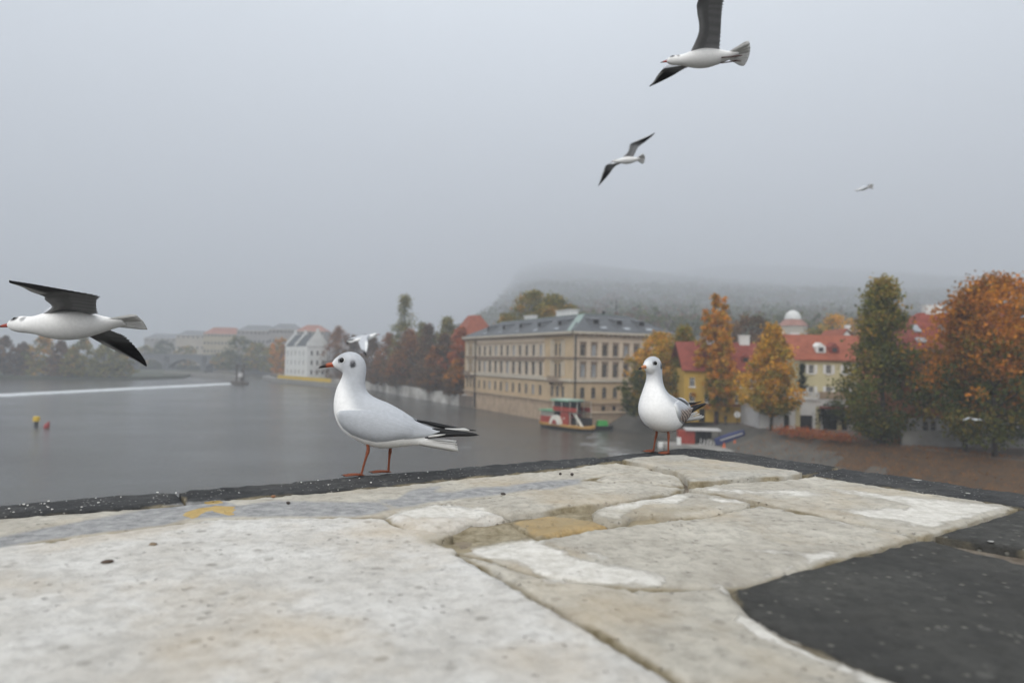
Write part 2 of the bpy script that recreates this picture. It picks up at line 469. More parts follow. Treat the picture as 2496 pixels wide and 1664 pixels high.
def crown_pts(shape, h, rad, rng, ncl, per, z0):
    """leaf positions gathered in clumps inside the crown's envelope; z0 = bare trunk below"""
    H = h - z0
    ctr = []; cid = []
    ph = rng.uniform(0, 6.28, 6)
    if shape == 'spires':                       # upright tree with several tall leaders
        leaders = [(-0.5, 0, 1.0), (1.3, 0.3, 0.95)] + [(rad * 0.5 * math.cos(q), rad * 0.5 * math.sin(q), rng.uniform(0.62, 0.85)) for q in rng.uniform(0, 6.28, 5)]
    for k in range(ncl):
        t = rng.uniform(0, 1); an = rng.uniform(0, 6.283); q = math.sqrt(rng.uniform(0.05, 1))
        lob = 1 + 0.22 * math.sin(3 * an + ph[0] + 5 * t) + 0.16 * math.sin(5 * an + ph[1] - 9 * t) + 0.12 * math.sin(11 * t + ph[2])
        if shape == 'round':
            env = math.sqrt(max(0.02, 1 - ((t - 0.45) / 0.56) ** 2))
        elif shape == 'bush':
            env = max(0.03, 1 - t ** 2.4) * (0.8 + 0.2 * min(1, t / 0.1))
        elif shape == 'tall':
            env = (min(1, t / 0.22) ** 0.5) * (1 - max(0, (t - 0.2) / 0.82) ** 1.15) * 1.06 + 0.04
        elif shape == 'cone':
            env = (min(1, t / 0.12) ** 0.6) * (1 - t) ** 0.8 + 0.04
        elif shape == 'spires':
            lx, ly, lh = leaders[k % len(leaders)]
            env = 0.66 * (min(1, t / 0.18) ** 0.5) * (1 - t ** 1.7) + 0.04
            if k % 5 == 0: lx = ly = 0; env = (min(1, t / 0.15) ** 0.6) * max(0.05, 1 - t * 1.15)
            ctr.append((lx + rad * env * q * math.cos(an), ly + rad * env * q * math.sin(an), z0 + H * t * lh))
            continue
        else:
            env = 1
        r_ = rad * env * q * lob
        ctr.append((r_ * math.cos(an), r_ * math.sin(an), z0 + H * t))
    ctr = np.array(ctr)
    cr = max(0.35, 0.10 * rad + 0.03 * h) if shape != 'spires' else 0.5
    pts = np.repeat(ctr, per, axis=0) + rng.normal(size=(ncl * per, 3)) * cr * np.array([0.55, 0.55, 0.45])
    ids = np.repeat(np.arange(ncl), per)
    return ctr, pts, ids

def tree(label, base, h, rad, shape, pal, leaf=0.34, ncl=170, per=34, z0f=0.16, seed=1, name='tree', group=None, pal2=None, limbs=7, lean=0.0, p2b=-0.1):
    rng = np.random.default_rng(seed)
    t = thing(name, label, 'tree', base, 0, group)
    ctr, pts, ids = crown_pts(shape, h, rad, rng, ncl, per, h * z0f)
    P = np.array(PAL[pal])
    cc = P[rng.choice(4, ncl, p=[0.36, 0.3, 0.22, 0.12])]
    if pal2 is not None:                        # leaves of another colour low in the crown
        P2 = np.array(PAL[pal2]); tt = (ctr[:, 2] - h * z0f) / (h * (1 - z0f))
        pick = rng.uniform(0, 1, ncl) > (tt * 1.5 + p2b)
        cc[pick] = P2[rng.choice(4, pick.sum())]
    cols = cc[ids] * rng.uniform(0.7, 1.35, (len(pts), 1)) * (1 + rng.normal(size=(len(pts), 3)) * 0.05)
    me = quads_mesh('crown', pts, 0, leaf, np.clip(cols, 0.005, 0.9), M['leaf'], rng)
    link('crown', me, t)
    mb = MB()
    tr = max(0.12, h * 0.013)
    mb.tube([(0, 0, -0.4), (0.02 * h * lean, 0, h * 0.2), (0.03 * h * lean, 0.01 * h, h * 0.5), (0, 0, h * 0.86)], [tr * 1.35, tr, tr * 0.65, tr * 0.12], 8)
    order = rng.choice(ncl, min(limbs, ncl), replace=False)
    for k in order:
        c = ctr[k]
        s = Vector((0, 0, max(h * 0.12, c[2] * 0.55)))
        mb.tube([s, s.lerp(Vector(c), 0.5) + Vector((0, 0, -0.02 * h)), Vector(c)], [tr * 0.5, tr * 0.3, tr * 0.1], 5)
    mb.obj('trunk', M['bark'], t, sm=True)
    return t

# ------------------------------------------------------------------ building kit
_wc = {}
def window_parts(w, h, frame, pane, bars=(1, 1), arch=False, sill=None, head=None, recess=0.16):
    key = (round(w, 2), round(h, 2), frame.name, pane.name, bars, arch, sill.name if sill else 0, head.name if head else 0)
    if key in _wc: return _wc[key]
    fr = MB(); t = 0.09
    y0, y1 = recess - 0.05, recess + 0.03
    fr.box(-w / 2, -w / 2 + t, y0, y1, 0, h); fr.box(w / 2 - t, w / 2, y0, y1, 0, h)
    fr.box(-w / 2 + t, w / 2 - t, y0, y1, 0, t); fr.box(-w / 2 + t, w / 2 - t, y0, y1, h - t, h)
    for i in range(bars[0]):
        x = -w / 2 + w * (i + 1) / (bars[0] + 1); fr.box(x - 0.035, x + 0.035, y0 + 0.01, y1, t, h - t)
    for i in range(bars[1]):
        z = h * (0.68 if bars[1] == 1 else (i + 1) / (bars[1] + 1)); fr.box(-w / 2 + t, w / 2 - t, y0 + 0.014, y1, z - 0.03, z + 0.03)
    parts = [('window', pymesh('window', fr.v, fr.f, frame))]
    pm = MB().box(-w / 2, w / 2, recess, recess + 0.02, 0, h)
    parts.append(('pane', pymesh('pane', pm.v, pm.f, pane)))
    if sill:
        s = MB().box(-w / 2 - 0.15, w / 2 + 0.15, -0.16, recess - 0.06, -0.16, -0.005)
        parts.append(('sill', pymesh('sill', s.v, s.f, sill)))
    if head:
        s = MB().box(-w / 2 - 0.28, w / 2 + 0.28, -0.26, -0.003, h + 0.42, h + 0.62)
        s.box(-w / 2 - 0.12, w / 2 + 0.12, -0.12, -0.003, h + 0.02, h + 0.42)
        s.box(-w / 2 - 0.2, -w / 2 - 0.02, -0.1, -0.003, 0, h + 0.02); s.box(w / 2 + 0.02, w / 2 + 0.2, -0.1, -0.003, 0, h + 0.02)
        parts.append(('window_surround', pymesh('window_surround', s.v, s.f, head)))
    if arch:
        # spandrels that turn the opening into a round arch
        vs, fs = [], []
        r_ = w / 2
        for sgn in (-1, 1):
            n = len(vs)
            arc = [(sgn * r_ * math.cos(a), h - r_ + r_ * math.sin(a)) for a in [math.pi / 2 * k / 6 for k in range(7)]]
            cor = (sgn * r_, h)
            for (x, z) in arc + [cor]: vs.append((x, 0.02, z))
            for (x, z) in arc + [cor]: vs.append((x, recess - 0.055, z))
            for k in range(6):
                fs.append((n + k, n + k + 1, n + 7)); fs.append((n + 8 + k, n + 8 + k + 1, n + 15)); fs.append((n + k, n + k + 1, n + 8 + k + 1, n + 8 + k))
        parts.append(('arch', pymesh('arch', vs, fs, arch)))
    _wc[key] = parts
    return parts

class Facade:
    def __init__(self, root, ox, oy, rot):
        self.root = root; self.o = Vector((ox, oy, 0)); self.rot = rot
        self.m = Matrix.Rotation(rot, 3, 'Z'); self.open = []
    def place(self, u, z, y=0.0): return self.o + self.m @ Vector((u, y, z))
    def window(self, u, z, w, h, frame, pane, **k):
        """u = centre, z = bottom of the opening"""
        parts = window_parts(w, h, frame, pane, **k)
        self.open.append((u - w / 2, u + w / 2, z, z + h))
        par = None
        for nm, me in parts:
            if par is None:
                par = link(nm, me, self.root, self.place(u, z), self.rot)
            else:
                link(nm, me, par)
        return par
    def hole(self, u, z, w, h, m=None, name='door', depth=0.3):
        self.open.append((u - w / 2, u + w / 2, z, z + h))
        if m:
            return MB().box(-w / 2, w / 2, depth, depth + 0.06, 0, h).obj(name, m, self.root, self.place(u, z), self.rot)
    def wall(self, u0, u1, z0, z1, m, name='wall', depth=0.34, ops=None):
        ops = [o for o in (ops if ops is not None else self.open) if o[0] > u0 - 1e-4 and o[1] < u1 + 1e-4 and o[2] > z0 - 1e-4 and o[3] < z1 + 1e-4]
        xs = sorted(set([u0, u1] + [round(v, 4) for o in ops for v in o[:2]])); zs = sorted(set([z0, z1] + [round(v, 4) for o in ops for v in o[2:]]))
        mb = MB()
        def inside(x, z): return any(o[0] < x < o[1] and o[2] < z < o[3] for o in ops)
        for i in range(len(xs) - 1):
            for j in range(len(zs) - 1):
                if not inside((xs[i] + xs[i + 1]) / 2, (zs[j] + zs[j + 1]) / 2):
                    mb.add([(xs[i], 0, zs[j]), (xs[i + 1], 0, zs[j]), (xs[i + 1], 0, zs[j + 1]), (xs[i], 0, zs[j + 1])], [(0, 1, 2, 3)])
        for a, b, c, d in ops:
            mb.add([(a, 0, c), (b, 0, c), (b, 0, d), (a, 0, d), (a, depth, c), (b, depth, c), (b, depth, d), (a, depth, d)],
                   [(0, 4, 5, 1), (1, 5, 6, 2), (2, 6, 7, 3), (3, 7, 4, 0)])
        return mb.obj(name, m, self.root, self.o, self.rot)
    def band(self, u0, u1, z0, z1, out, m, name='cornice', y1=-0.003):
        return MB().box(u0, u1, -out, y1, z0, z1).obj(name, m, self.root, self.o, self.rot)

def hip_roof(root, x0, x1, y0, y1, z, rise, inset, m, over=0.5, name='roof'):
    """hipped roof with a flat top or ridge: inset from every side"""
    x0 -= over; x1 += over; y0 -= over; y1 += over
    ix = min(inset, (x1 - x0) / 2 - 0.02); iy = min(inset, (y1 - y0) / 2 - 0.02)
    vs = [(x0, y0, z), (x1, y0, z), (x1, y1, z), (x0, y1, z), (x0 + ix, y0 + iy, z + rise), (x1 - ix, y0 + iy, z + rise), (x1 - ix, y1 - iy, z + rise), (x0 + ix, y1 - iy, z + rise)]
    return link(name, pymesh(name, vs, [(0, 1, 5, 4), (1, 2, 6, 5), (2, 3, 7, 6), (3, 0, 4, 7), (4, 5, 6, 7), (3, 2, 1, 0)], m), root)

def gable_roof(root, x0, x1, y0, y1, z, rise, m, along='x', over=0.4, name='roof', t=0.18):
    mb = MB()
    if along == 'x':
        x0 -= over; x1 += over; yc = (y0 + y1) / 2; k = rise / ((y1 - y0) / 2)
        sec = [(y0 - over, z - over * k), (yc, z + rise), (y1 + over, z - over * k), (y1 + over, z - over * k + t), (yc, z + rise + t), (y0 - over, z - over * k + t)]
        P = lambda s, q: (s, q[0], q[1]); a, b = x0, x1
    else:
        y0 -= over; y1 += over; xc = (x0 + x1) / 2; k = rise / ((x1 - x0) / 2)
        sec = [(x0 - over, z - over * k), (xc, z + rise), (x1 + over, z - over * k), (x1 + over, z - over * k + t), (xc, z + rise + t), (x0 - over, z - over * k + t)]
        P = lambda s, q: (q[0], s, q[1]); a, b = y0, y1
    vs = [P(a, q) for q in sec] + [P(b, q) for q in sec]
    fs = [(0, 1, 4, 5), (1, 2, 3, 4), (6, 11, 10, 7), (7, 10, 9, 8)] + [(i, 6 + i, 6 + (i + 1) % 6, (i + 1) % 6) for i in range(6)]
    mb.add(vs, fs)
    return mb.obj(name, m, root)

# ------------------------------------------------------------------ riverside palace
PC = Vector((12.7, 141.0, 0))
PROT = math.atan2(0.4405, 0.8978)
pal = thing('riverside_palace', 'long tan and cream palace with grey slate roof rising from the river', 'palace', PC, PROT)
LL, RL = 59.0, 26.5
E0, BASE = 19.0, 4.7
fr = Facade(pal, 0, 0, 0)                                # short front
fl = Facade(pal, 0, LL, -math.pi / 2)                    # long river front, u = 0 at the far end
gl = lambda i: M['glassb'] if (i % 7 == 3 or i % 11 == 6) else M['glass']
ng = M['wframe']
# short front: six bays
for i in range(9):
    u = 2.35 + i * 2.72
    fr.window(u, 14.4, 1.15, 2.35, ng, gl(i + 2), bars=(1, 1), sill=M['trim'], head=M['trim_brown'])
    fr.window(u, 9.95, 1.15, 2.75, ng, M['glassb'] if i < 2 else M['glass'], bars=(1, 1), sill=M['trim'], head=M['trim_brown'])
    fr.window(u, 5.55, 1.15, 2.35, ng, M['glass'], bars=(1, 1), arch=M['stucco_tan'], sill=M['trim_tan'])
for i in (2, 3):
    fr.window(2.35 + i * 2.72 - 0.2, 2.9, 0.9, 1.0, M['iron'], M['dark'], bars=(2, 0))
fr.wall(0, RL, 9.05, E0, M['stucco_pale'])
fr.wall(0, RL, BASE, 9.05, M['stucco_tan'])
fr.wall(0, RL, -1.5, BASE, M['ashlar'], 'plinth')
# long front: far pavilion, eleven bays, near pavilion
U_A, U_B = 8.6, 46.6
step = (U_B - U_A) / 11
for i in range(11):
    u = U_A + step * (i + 0.5)
    fl.window(u, 14.35, 1.45, 2.55, ng, gl(i), bars=(1, 1), sill=M['trim'])
    fl.window(u, 9.95, 1.6, 3.0, ng, gl(i + 5), bars=(1, 1), sill=M['trim'])
    fl.window(u, 5.6, 1.35, 2.3, ng, gl(i + 1), bars=(1, 1), sill=M['trim_tan'], arch=M['stucco_tan'])
for uc in (4.3, 52.6):
    for d in (-0.85, 0.85):
        fl.window(uc + d, 14.4, 1.15, 2.7, ng, M['glass'], bars=(1, 1), arch=M['stucco_tan'], sill=M['trim_tan'])
        fl.window(uc + d, 9.7, 1.15, 3.1, ng, M['glass'], bars=(1, 1), arch=M['stucco_tan'])
    for d in (-2.3, 0, 2.3):
        fl.window(uc + d, 5.6, 1.2, 2.3, ng, M['glass'], bars=(1, 1), sill=M['trim_tan'])
    fl.band(uc - 2.3, uc + 2.3, 17.75, 18.0, 0.35, M['trim_tan'], 'lintel')
    fl.band(uc - 2.4, uc + 2.4, 13.35, 13.55, 0.4, M['trim_tan'], 'lintel')
    b = MB().box(uc - 2.6, uc + 2.6, -1.25, -0.004, 8.75, 9.05)
    b.box(uc - 2.6, uc + 2.6, -1.25, -1.15, 9.9, 10.05)
    for k in range(13): b.box(uc - 2.5 + k * 0.405, uc - 2.36 + k * 0.405, -1.24, -1.16, 9.05, 9.9)
    for k in (-2, 2): b.box(uc + k - 0.2, uc + k + 0.2, -0.9, -0.004, 8.1, 8.75)
    b.obj('balcony', M['trim_brown'], pal, fl.o, fl.rot)
    for k in (-2.7, -1.75, 1.75, 2.7):
        fl.band(uc + k - 0.22, uc + k + 0.22, 14.2, 17.7, 0.14, M['trim'], 'pilaster')
        fl.band(uc + k - 0.22, uc + k + 0.22, 10.05, 13.3, 0.14, M['trim'], 'pilaster')
fl.wall(0, U_A, BASE, E0, M['stucco_tan'])
fl.wall(U_B, LL, BASE, E0, M['stucco_tan'])
fl.wall(U_A, U_B, 9.05, E0, M['stucco_pale'])
fl.wall(U_A, U_B, BASE, 9.05, M['stucco_tan'])
fl.wall(0, LL, -1.5, BASE, M['ashlar'], 'plinth')
for f_, n_ in ((fr, RL), (fl, LL)):
    f_.band(-0.5, n_ + 0.5, 19.0, 19.45, 0.9, M['trim'], 'cornice')
    f_.band(-0.3, n_ + 0.3, 18.62, 19.0, 0.35, M['trim_tan'], 'frieze')
    f_.band(0, n_, 13.75, 14.1, 0.22, M['trim_brown'], 'string_course')
    f_.band(0, n_, 9.0, 9.6, 0.3, M['trim'], 'string_course')
    f_.band(0, n_, 8.78, 9.0, 0.2, M['trim_brown'], 'string_course')
    f_.band(-0.4, n_ + 0.4, 4.35, 4.75, 0.45, M['trim_tan'], 'plinth_ledge')
    k = 0.6
    while k < n_ - 0.3:
        f_.band(k, k + 0.42, 18.55, 18.97, 0.75, M['trim_brown'], 'bracket', y1=-0.36)
        k += 1.18
for i in range(12):
    u = U_A + step * i
    fl.band(u - 0.28, u + 0.28, 14.2, 17.3, 0.16, M['trim'], 'pilaster')
    if 0 < i < 11: fl.band(u - 0.3, u + 0.3, 10.0, 13.2, 0.18, M['trim'], 'pilaster')
fl.band(U_A, U_B, 13.15, 13.7, 0.28, M['trim_brown'], 'lintel')
fl.band(U_A, U_B, 17.3, 17.62, 0.22, M['trim_tan'], 'lintel')
fl.band(U_A, U_B, 9.62, 9.9, 0.34, M['trim'], 'string_course')
for f_, u in ((fr, 0.25), (fl, U_A)):
    MB().tube([(u, -0.5, 4.0), (u, -0.5, 18.6)], 0.17, 8).obj('downpipe', M['pipe'], pal, f_.o, f_.rot)
MB().tube([(U_A, -0.55, 0.2), (U_A, -0.55, 4.3)], 0.3, 8).obj('downpipe', M['pipe'], pal, fl.o, fl.rot)
# back walls
MB().box(0.5, RL, 0.5, LL, -1, E0).obj('back_wall', M['stucco_tan'], pal)
# cut stones of the plinth, proud of it
for f_, n_ in ((fl, LL), (fr, RL)):
    rr = random.Random(3)
    for rowi in range(5):
        u = -rr.uniform(0, 1.2)
        while u < n_:
            w = rr.uniform(1.5, 2.6); a, b_ = max(0, u) + 0.03, min(n_, u + w) - 0.03
            if b_ - a > 0.4 and not (f_ is fr and rowi > 2 and 4 < a < 13):
                s = f_.band(a, b_, rowi * 0.86 + 0.04, rowi * 0.86 + 0.83, 0.04 + rr.uniform(0, 0.04), M['ashlar'], 'stone')
            u += w
roof = hip_roof(pal, 0, RL, 0, LL, 19.47, 4.3, 8.4, M['slate'], 0.85)
# copper along the corner hip, ridge edge
def ridge_strip(a, b, w, name='ridge_flashing', m=None):
    return MB().beam(a, b, w, 0.12).obj(name, m or M['copper'], pal)
ov = 0.85
link('hip_flashing', pymesh('hip_flashing', [(-ov + 0.3, -ov + 0.0, 19.56), (-ov + 0.0, -ov + 2.2, 19.56), (-ov + 8.4, -ov + 11.4, 23.83), (-ov + 8.4, -ov + 8.4, 23.85)], [(0, 3, 2, 1)], M['copper']), pal)
ridge_strip((8.4 - ov, 8.4 - ov, 23.8), (8.4 - ov, LL - 8.4 + ov, 23.8), 0.5)
ridge_strip((8.4 - ov, 8.4 - ov, 23.8), (RL - 8.4 + ov, 8.4 - ov, 23.8), 0.5)
def dormer(parent, f, u, y, z, m, mroof, w=1.6, h=1.1):
    mb = MB()
    L_ = h / (4.3 / 8.4)
    mb.add([(-w / 2, 0, 0), (w / 2, 0, 0), (w / 2, 0, h), (-w / 2, 0, h), (-w / 2, L_ + 1.0, h + 0.35), (w / 2, L_ + 1.0, h + 0.35)],
           [(0, 1, 2, 3), (3, 2, 5, 4), (0, 3, 4), (1, 5, 2)])
    o = mb.obj('dormer', m, f.root, f.place(u, z, y), f.rot)
    MB().box(-w / 2 + 0.15, w / 2 - 0.15, -0.04, -0.004, 0.2, h - 0.12).obj('pane', M['dark'], o)
    MB().add([(-w / 2 - 0.2, -0.35, h - 0.0), (w / 2 + 0.2, -0.35, h - 0.0), (w / 2 + 0.2, L_ + 1.0, h + 0.42), (-w / 2 - 0.2, L_ + 1.0, h + 0.42), (-w / 2 - 0.2, -0.35, h + 0.12), (w / 2 + 0.2, -0.35, h + 0.12), (w / 2 + 0.2, L_ + 1.0, h + 0.54), (-w / 2 - 0.2, L_ + 1.0, h + 0.54)],
             [(0, 3, 2, 1), (4, 5, 6, 7), (0, 1, 5, 4), (1, 2, 6, 5), (2, 3, 7, 6), (3, 0, 4, 7)]).obj('dormer_roof', mroof, o)
    return o
for i in range(5):
    dormer(pal, fl, 11 + i * 9.6, 2.3, 21.05, M['zinc'], M['slate'])
    s = fl.place(12.6 + i * 9.6, 19.9, 0.35)
for i in range(3):
    dormer(pal, fr, 7.2 + i * 6.0, 2.6, 21.2, M['zinc'], M['zinc'])
def skylight(root, x, y, z, wx, ly, slope, m, rot=0.0):
    o = MB().box(-wx / 2, wx / 2, -ly / 2, ly / 2, -0.05, 0.12).obj('skylight', m, root, (x, y, z))
    o.rotation_euler = (slope, 0, rot)
    return o
sl = math.atan2(4.3, 8.4)
for i in range(3):
    skylight(pal, 8.0 + i * 6.0, 0.9, 19.47 + (0.9 + ov) * 4.3 / 8.4 + 0.06, 1.5, 0.9, sl, M['glassb'])
for i in range(5):
    skylight(pal, 0.5, LL - (12.4 + i * 9.6), 19.47 + (0.5 + ov) * 4.3 / 8.4 + 0.06, 1.5, 0.8, sl, M['glassb'], -math.pi / 2)
MB().box(9.5, 11.5, 17, 24, 23.7, 25.3).box(9.3, 11.7, 16.8, 24.2, 25.3, 25.5).obj('chimney', M['white_wall'], pal)
MB().box(9.5, 11.0, 36.5, 41, 23.7, 24.9).box(9.3, 11.2, 36.3, 41.2, 24.9, 25.1).obj('chimney', M['white_wall'], pal)
MB().tube([(16.5, 8.6, 23.7), (16.5, 8.6, 27.5)], 0.06, 6).beam((16, 8.6, 26.8), (17, 8.6, 26.8), 0.05, 0.05).obj('aerial', M['iron'], pal)
MB().box(13.0, 13.5, 8.6, 9.1, 23.7, 24.7).obj('chimney', M['iron'], pal)
# low quay wall before the short front
qw = thing('quay_wall', 'tan stone quay wall below the short palace front', 'wall', PC, PROT)
MB().prism([(-0.2, -0.6), (1.2, -3.4), (22, -3.4), (22, -0.6)], -1.5, 2.6).obj('wall', M['ashlar'], qw)
MB().prism([(-0.4, -0.58), (1.0, -3.6), (22.2, -3.6), (22.2, -0.58)], 2.6, 2.85).obj('coping', M['trim_tan'], qw)

# ------------------------------------------------------------------ embankment wall with the old plaster
ew = thing('embankment_wall', 'patchy pale plastered embankment wall under autumn trees', 'wall', (0, 0, 0))
pts = [(-80, 305), (-55, 280), (-34, 234), (-12.3, 192)]
for a, b in zip(pts[:-1], pts[1:]):
    a, b = Vector(a), Vector(b); n = Vector((-(b - a).y, (b - a).x)).normalized() * -1.0
    nseg = max(1, int((b - a).length / 9))
    for k in range(nseg):
        p, q = a.lerp(b, k / nseg), a.lerp(b, (k + 1) / nseg - 0.004)
        o_ = n * -0.9
        MB().prism([p, q, q + o_ * -1, p + o_ * -1], -1.2, 3.45 + 0.15 * math.sin(k * 2.3)).obj('wall_panel', M['oldwall'], ew)

# ------------------------------------------------------------------ white mill museum
mus = thing('mill_museum', 'white stepped-gable mill building on the river spit', 'building', (-97.6, 326, 0), math.atan2(0.6, 0.8))
mr_ = Facade(mus, 0, 0, 0); ml_ = Facade(mus, 0, 31.7, -math.pi / 2)
for r_i in range(3):
    for i in range(3):
        mr_.window(2.2 + 2.8 * i, 4.6 + 4.6 * r_i, 1.0, 2.2, M['wframe'], M['glass'], bars=(0, 1))
    for i in range(5):
        ml_.window(4 + 5.6 * i, 4.6 + 4.6 * r_i, 1.1, 2.2, M['wframe'], M['glass'], bars=(0, 1))
mr_.window(5, 19.6, 1.0, 1.6, M['wframe'], M['dark'], bars=(0, 0))
mr_.wall(0, 10, 2.5, 18.1, M['white_wall']); ml_.wall(0, 31.7, 2.5, 18.1, M['white_wall'])
MB().box(0.4, 9.8, 0.4, 31.3, 2.5, 18).obj('back_wall', M['white_wall'], mus)
gable_roof(mus, 0.1, 9.9, 0.6, 31.1, 18.1, 6.0, M['slate'], 'y', 0.0)
for yy, pk in ((0.0, 25.4), (30.9, 25.4), (16.5, 24.9)):
    MB().add([(-0.3, yy - 0.01, 18.1), (10.3, yy - 0.01, 18.1), (10.3, yy - 0.01, 19.3), (5.6, yy - 0.01, pk), (5.6, yy - 0.01, pk + 1.4), (4.4, yy - 0.01, pk + 1.4), (4.4, yy - 0.01, pk), (-0.3, yy - 0.01, 19.3)] +
             [(-0.3, yy + 0.6, 18.1), (10.3, yy + 0.6, 18.1), (10.3, yy + 0.6, 19.3), (5.6, yy + 0.6, pk), (5.6, yy + 0.6, pk + 1.4), (4.4, yy + 0.6, pk + 1.4), (4.4, yy + 0.6, pk), (-0.3, yy + 0.6, 19.3)],
             [tuple(range(8)), tuple(range(15, 7, -1))] + [(i, 8 + i, 8 + (i + 1) % 8, (i + 1) % 8) for i in range(8)]).obj('gable', M['white_wall'], mus)
mr_.band(-0.2, 10.2, 17.9, 18.3, 0.3, M['grey_wall'])
# spit wall with flat yellow panels standing for a row of penguin statues
spw = thing('spit_wall', 'dark concrete river wall in front of the white mill building', 'wall', (0, 0, 0))
sp = [(-137, 385), (-120, 352), (-80, 304), (-66, 290)]
for a, b in zip(sp[:-1], sp[1:]):
    a, b = Vector(a), Vector(b); n = Vector(((b - a).y, -(b - a).x)).normalized()
    if n.y > 0: n = -n
    MB().prism([a, b, b + n * 3.0, a + n * 3.0], -1.2, 2.0).obj('wall_panel', M['quay'], spw)
yr = thing('penguin_row', 'row of yellow penguin statues drawn as panels on the wall before the white mill building', 'statues', (0, 0, 0))
a, b = Vector((-118, 346)), Vector((-79, 300))
for k in range(12):
    p, q = a.lerp(b, k / 12), a.lerp(b, (k + 0.96) / 12); n = Vector((-0.77, -0.64)) * 0.4
    MB().prism([p, q, q + n, p + n], 2.0, 3.7).obj('panel', M['yellow'], yr)

# ------------------------------------------------------------------ houses on the right
def frontX(px, Y): return at(px, 900, Y).x

# yellow house behind the poplar
x0, x1, Y = frontX(1668, 119), frontX(1858, 119), 119.0
yh = thing('yellow_house', 'mustard yellow house with red tiled roof behind the golden poplars', 'house', (x0, Y, GZ))
f = Facade(yh, 0, 0, 0); W_ = x1 - x0
for i in range(5):
    u = 1.4 + i * 2.65
    f.window(u, 6.1, 0.95, 1.6, M['wwhite'], M['glass'], bars=(1, 1), sill=M['wwhite'])
    f.window(u, 3.4, 0.95, 1.6, M['wwhite'], M['glass'], bars=(1, 1), sill=M['wwhite'])
f.hole(W_ - 2.4, 0.0, 2.0, 2.5, M['dark']); f.hole(3.2, 0, 1.1, 2.3, M['dark'])
f.wall(0, W_, 0, 9.3, M['yellow_wall'])
f.band(-0.05, W_ + 0.05, 2.85, 3.1, 0.15, M['tile'], 'string_course')
MB().box(0.1, W_ - 0.02, 0.4, 9, 0, 9.3).obj('back_wall', M['yellow_wall'], yh)
rf = gable_roof(yh, 0, W_, 0, 9.4, 9.3, 4.6, M['tile'], 'x', 0.5)
for i, u in enumerate((3, 7.0, W_ - 2.5)):
    MB().add([(u - 0.7, 1.0, 10.4), (u + 0.7, 1.0, 10.4), (u + 0.7, 1.0, 11.4), (u - 0.7, 1.0, 11.4), (u - 0.7, 3.0, 11.7), (u + 0.7, 3.0, 11.7), (u, 1.0, 12.0), (u, 3.4, 12.0)],
             [(0, 1, 2, 6, 3), (3, 6, 7, 4), (6, 2, 5, 7), (0, 3, 4), (1, 5, 2)]).obj('dormer', M['tile'], yh)
    MB().box(u - 0.45, u + 0.45, 0.94, 0.997, 10.6, 11.3).obj('pane', M['glass'], yh)
for u in (5.2, 11):
    MB().box(u, u + 1.8, 4.2, 5.0, 13.4, 15.2).box(u - 0.1, u + 1.9, 4.1, 5.1, 15.2, 15.4).obj('chimney', M['white_wall'], yh)

# white garden front with garage, balustrade and arch
x0 = frontX(1852, 109); Y = 109.0
gf = thing('garden_front', 'white walled garden front with dark garage door and balustrade below the cream house', 'wall', (x0, Y, GZ))
f = Facade(gf, 0, 0, 0); W_ = frontX(2085, 109) - x0
sx = W_ / (2085 - 1852)
U = lambda px: (px - 1852) * sx
f.hole(U(1966), 0.0, 2.1, 2.2, M['dark'], 'garage_door'); f.hole(U(1918), 0.0, 0.9, 2.2, M['dark'])
f.hole(U(2037), 0.0, 4.0, 3.0, M['dark'], 'gate')
f.wall(0, W_, -0.2, 4.9, M['white_wall'])
MB().box(0.05, W_, 0.5, 9, 0, 4.85).obj('back_wall', M['grey_wall'], gf)
for px in (1945, 1994, 2046):
    f.band(U(px) - 0.35, U(px) + 0.35, 0, 3.6, 0.12, M['cream_wall'], 'pilaster')
f.band(U(1926), U(1994), 4.65, 4.95, 0.25, M['white_wall'], 'coping')
f.band(U(1926), U(1994), 5.75, 5.95, 0.25, M['white_wall'], 'balustrade_rail')
for k in range(9):
    f.band(U(1930) + k * 0.52, U(1930) + k * 0.52 + 0.2, 4.95, 5.75, 0.2, M['white_wall'], 'baluster')
f.band(U(1994), U(2085), 4.9, 6.0, 0.1, M['trim_tan'], 'parapet', y1=0.3)
f.band(U(1996), U(2085), 3.4, 3.65, 0.9, M['tile'], 'canopy')
f.band(U(1932), U(1952), 3.9, 4.35, 0.4, M['iron'], 'awning')
hv_ = RNG.normal(size=(1700, 3)) * np.array([0.75, 0.25, 0.75])
ang = RNG.uniform(0.2, 3.0, 1700)
hv_[:, 0] += 2.0 * np.cos(ang); hv_[:, 2] += 1.2 + 1.9 * np.sin(ang)
vine = link('climbing_vine', quads_mesh('climbing_vine', hv_, 0, 0.32, np.array(PAL['dark'])[RNG.choice(4, 1700)], M['leaf'], RNG), None, (x0 + U(2037), Y - 0.45, GZ))
tag(vine, 'dark ivy hanging round the garden gate arch below the cream house', 'vine')

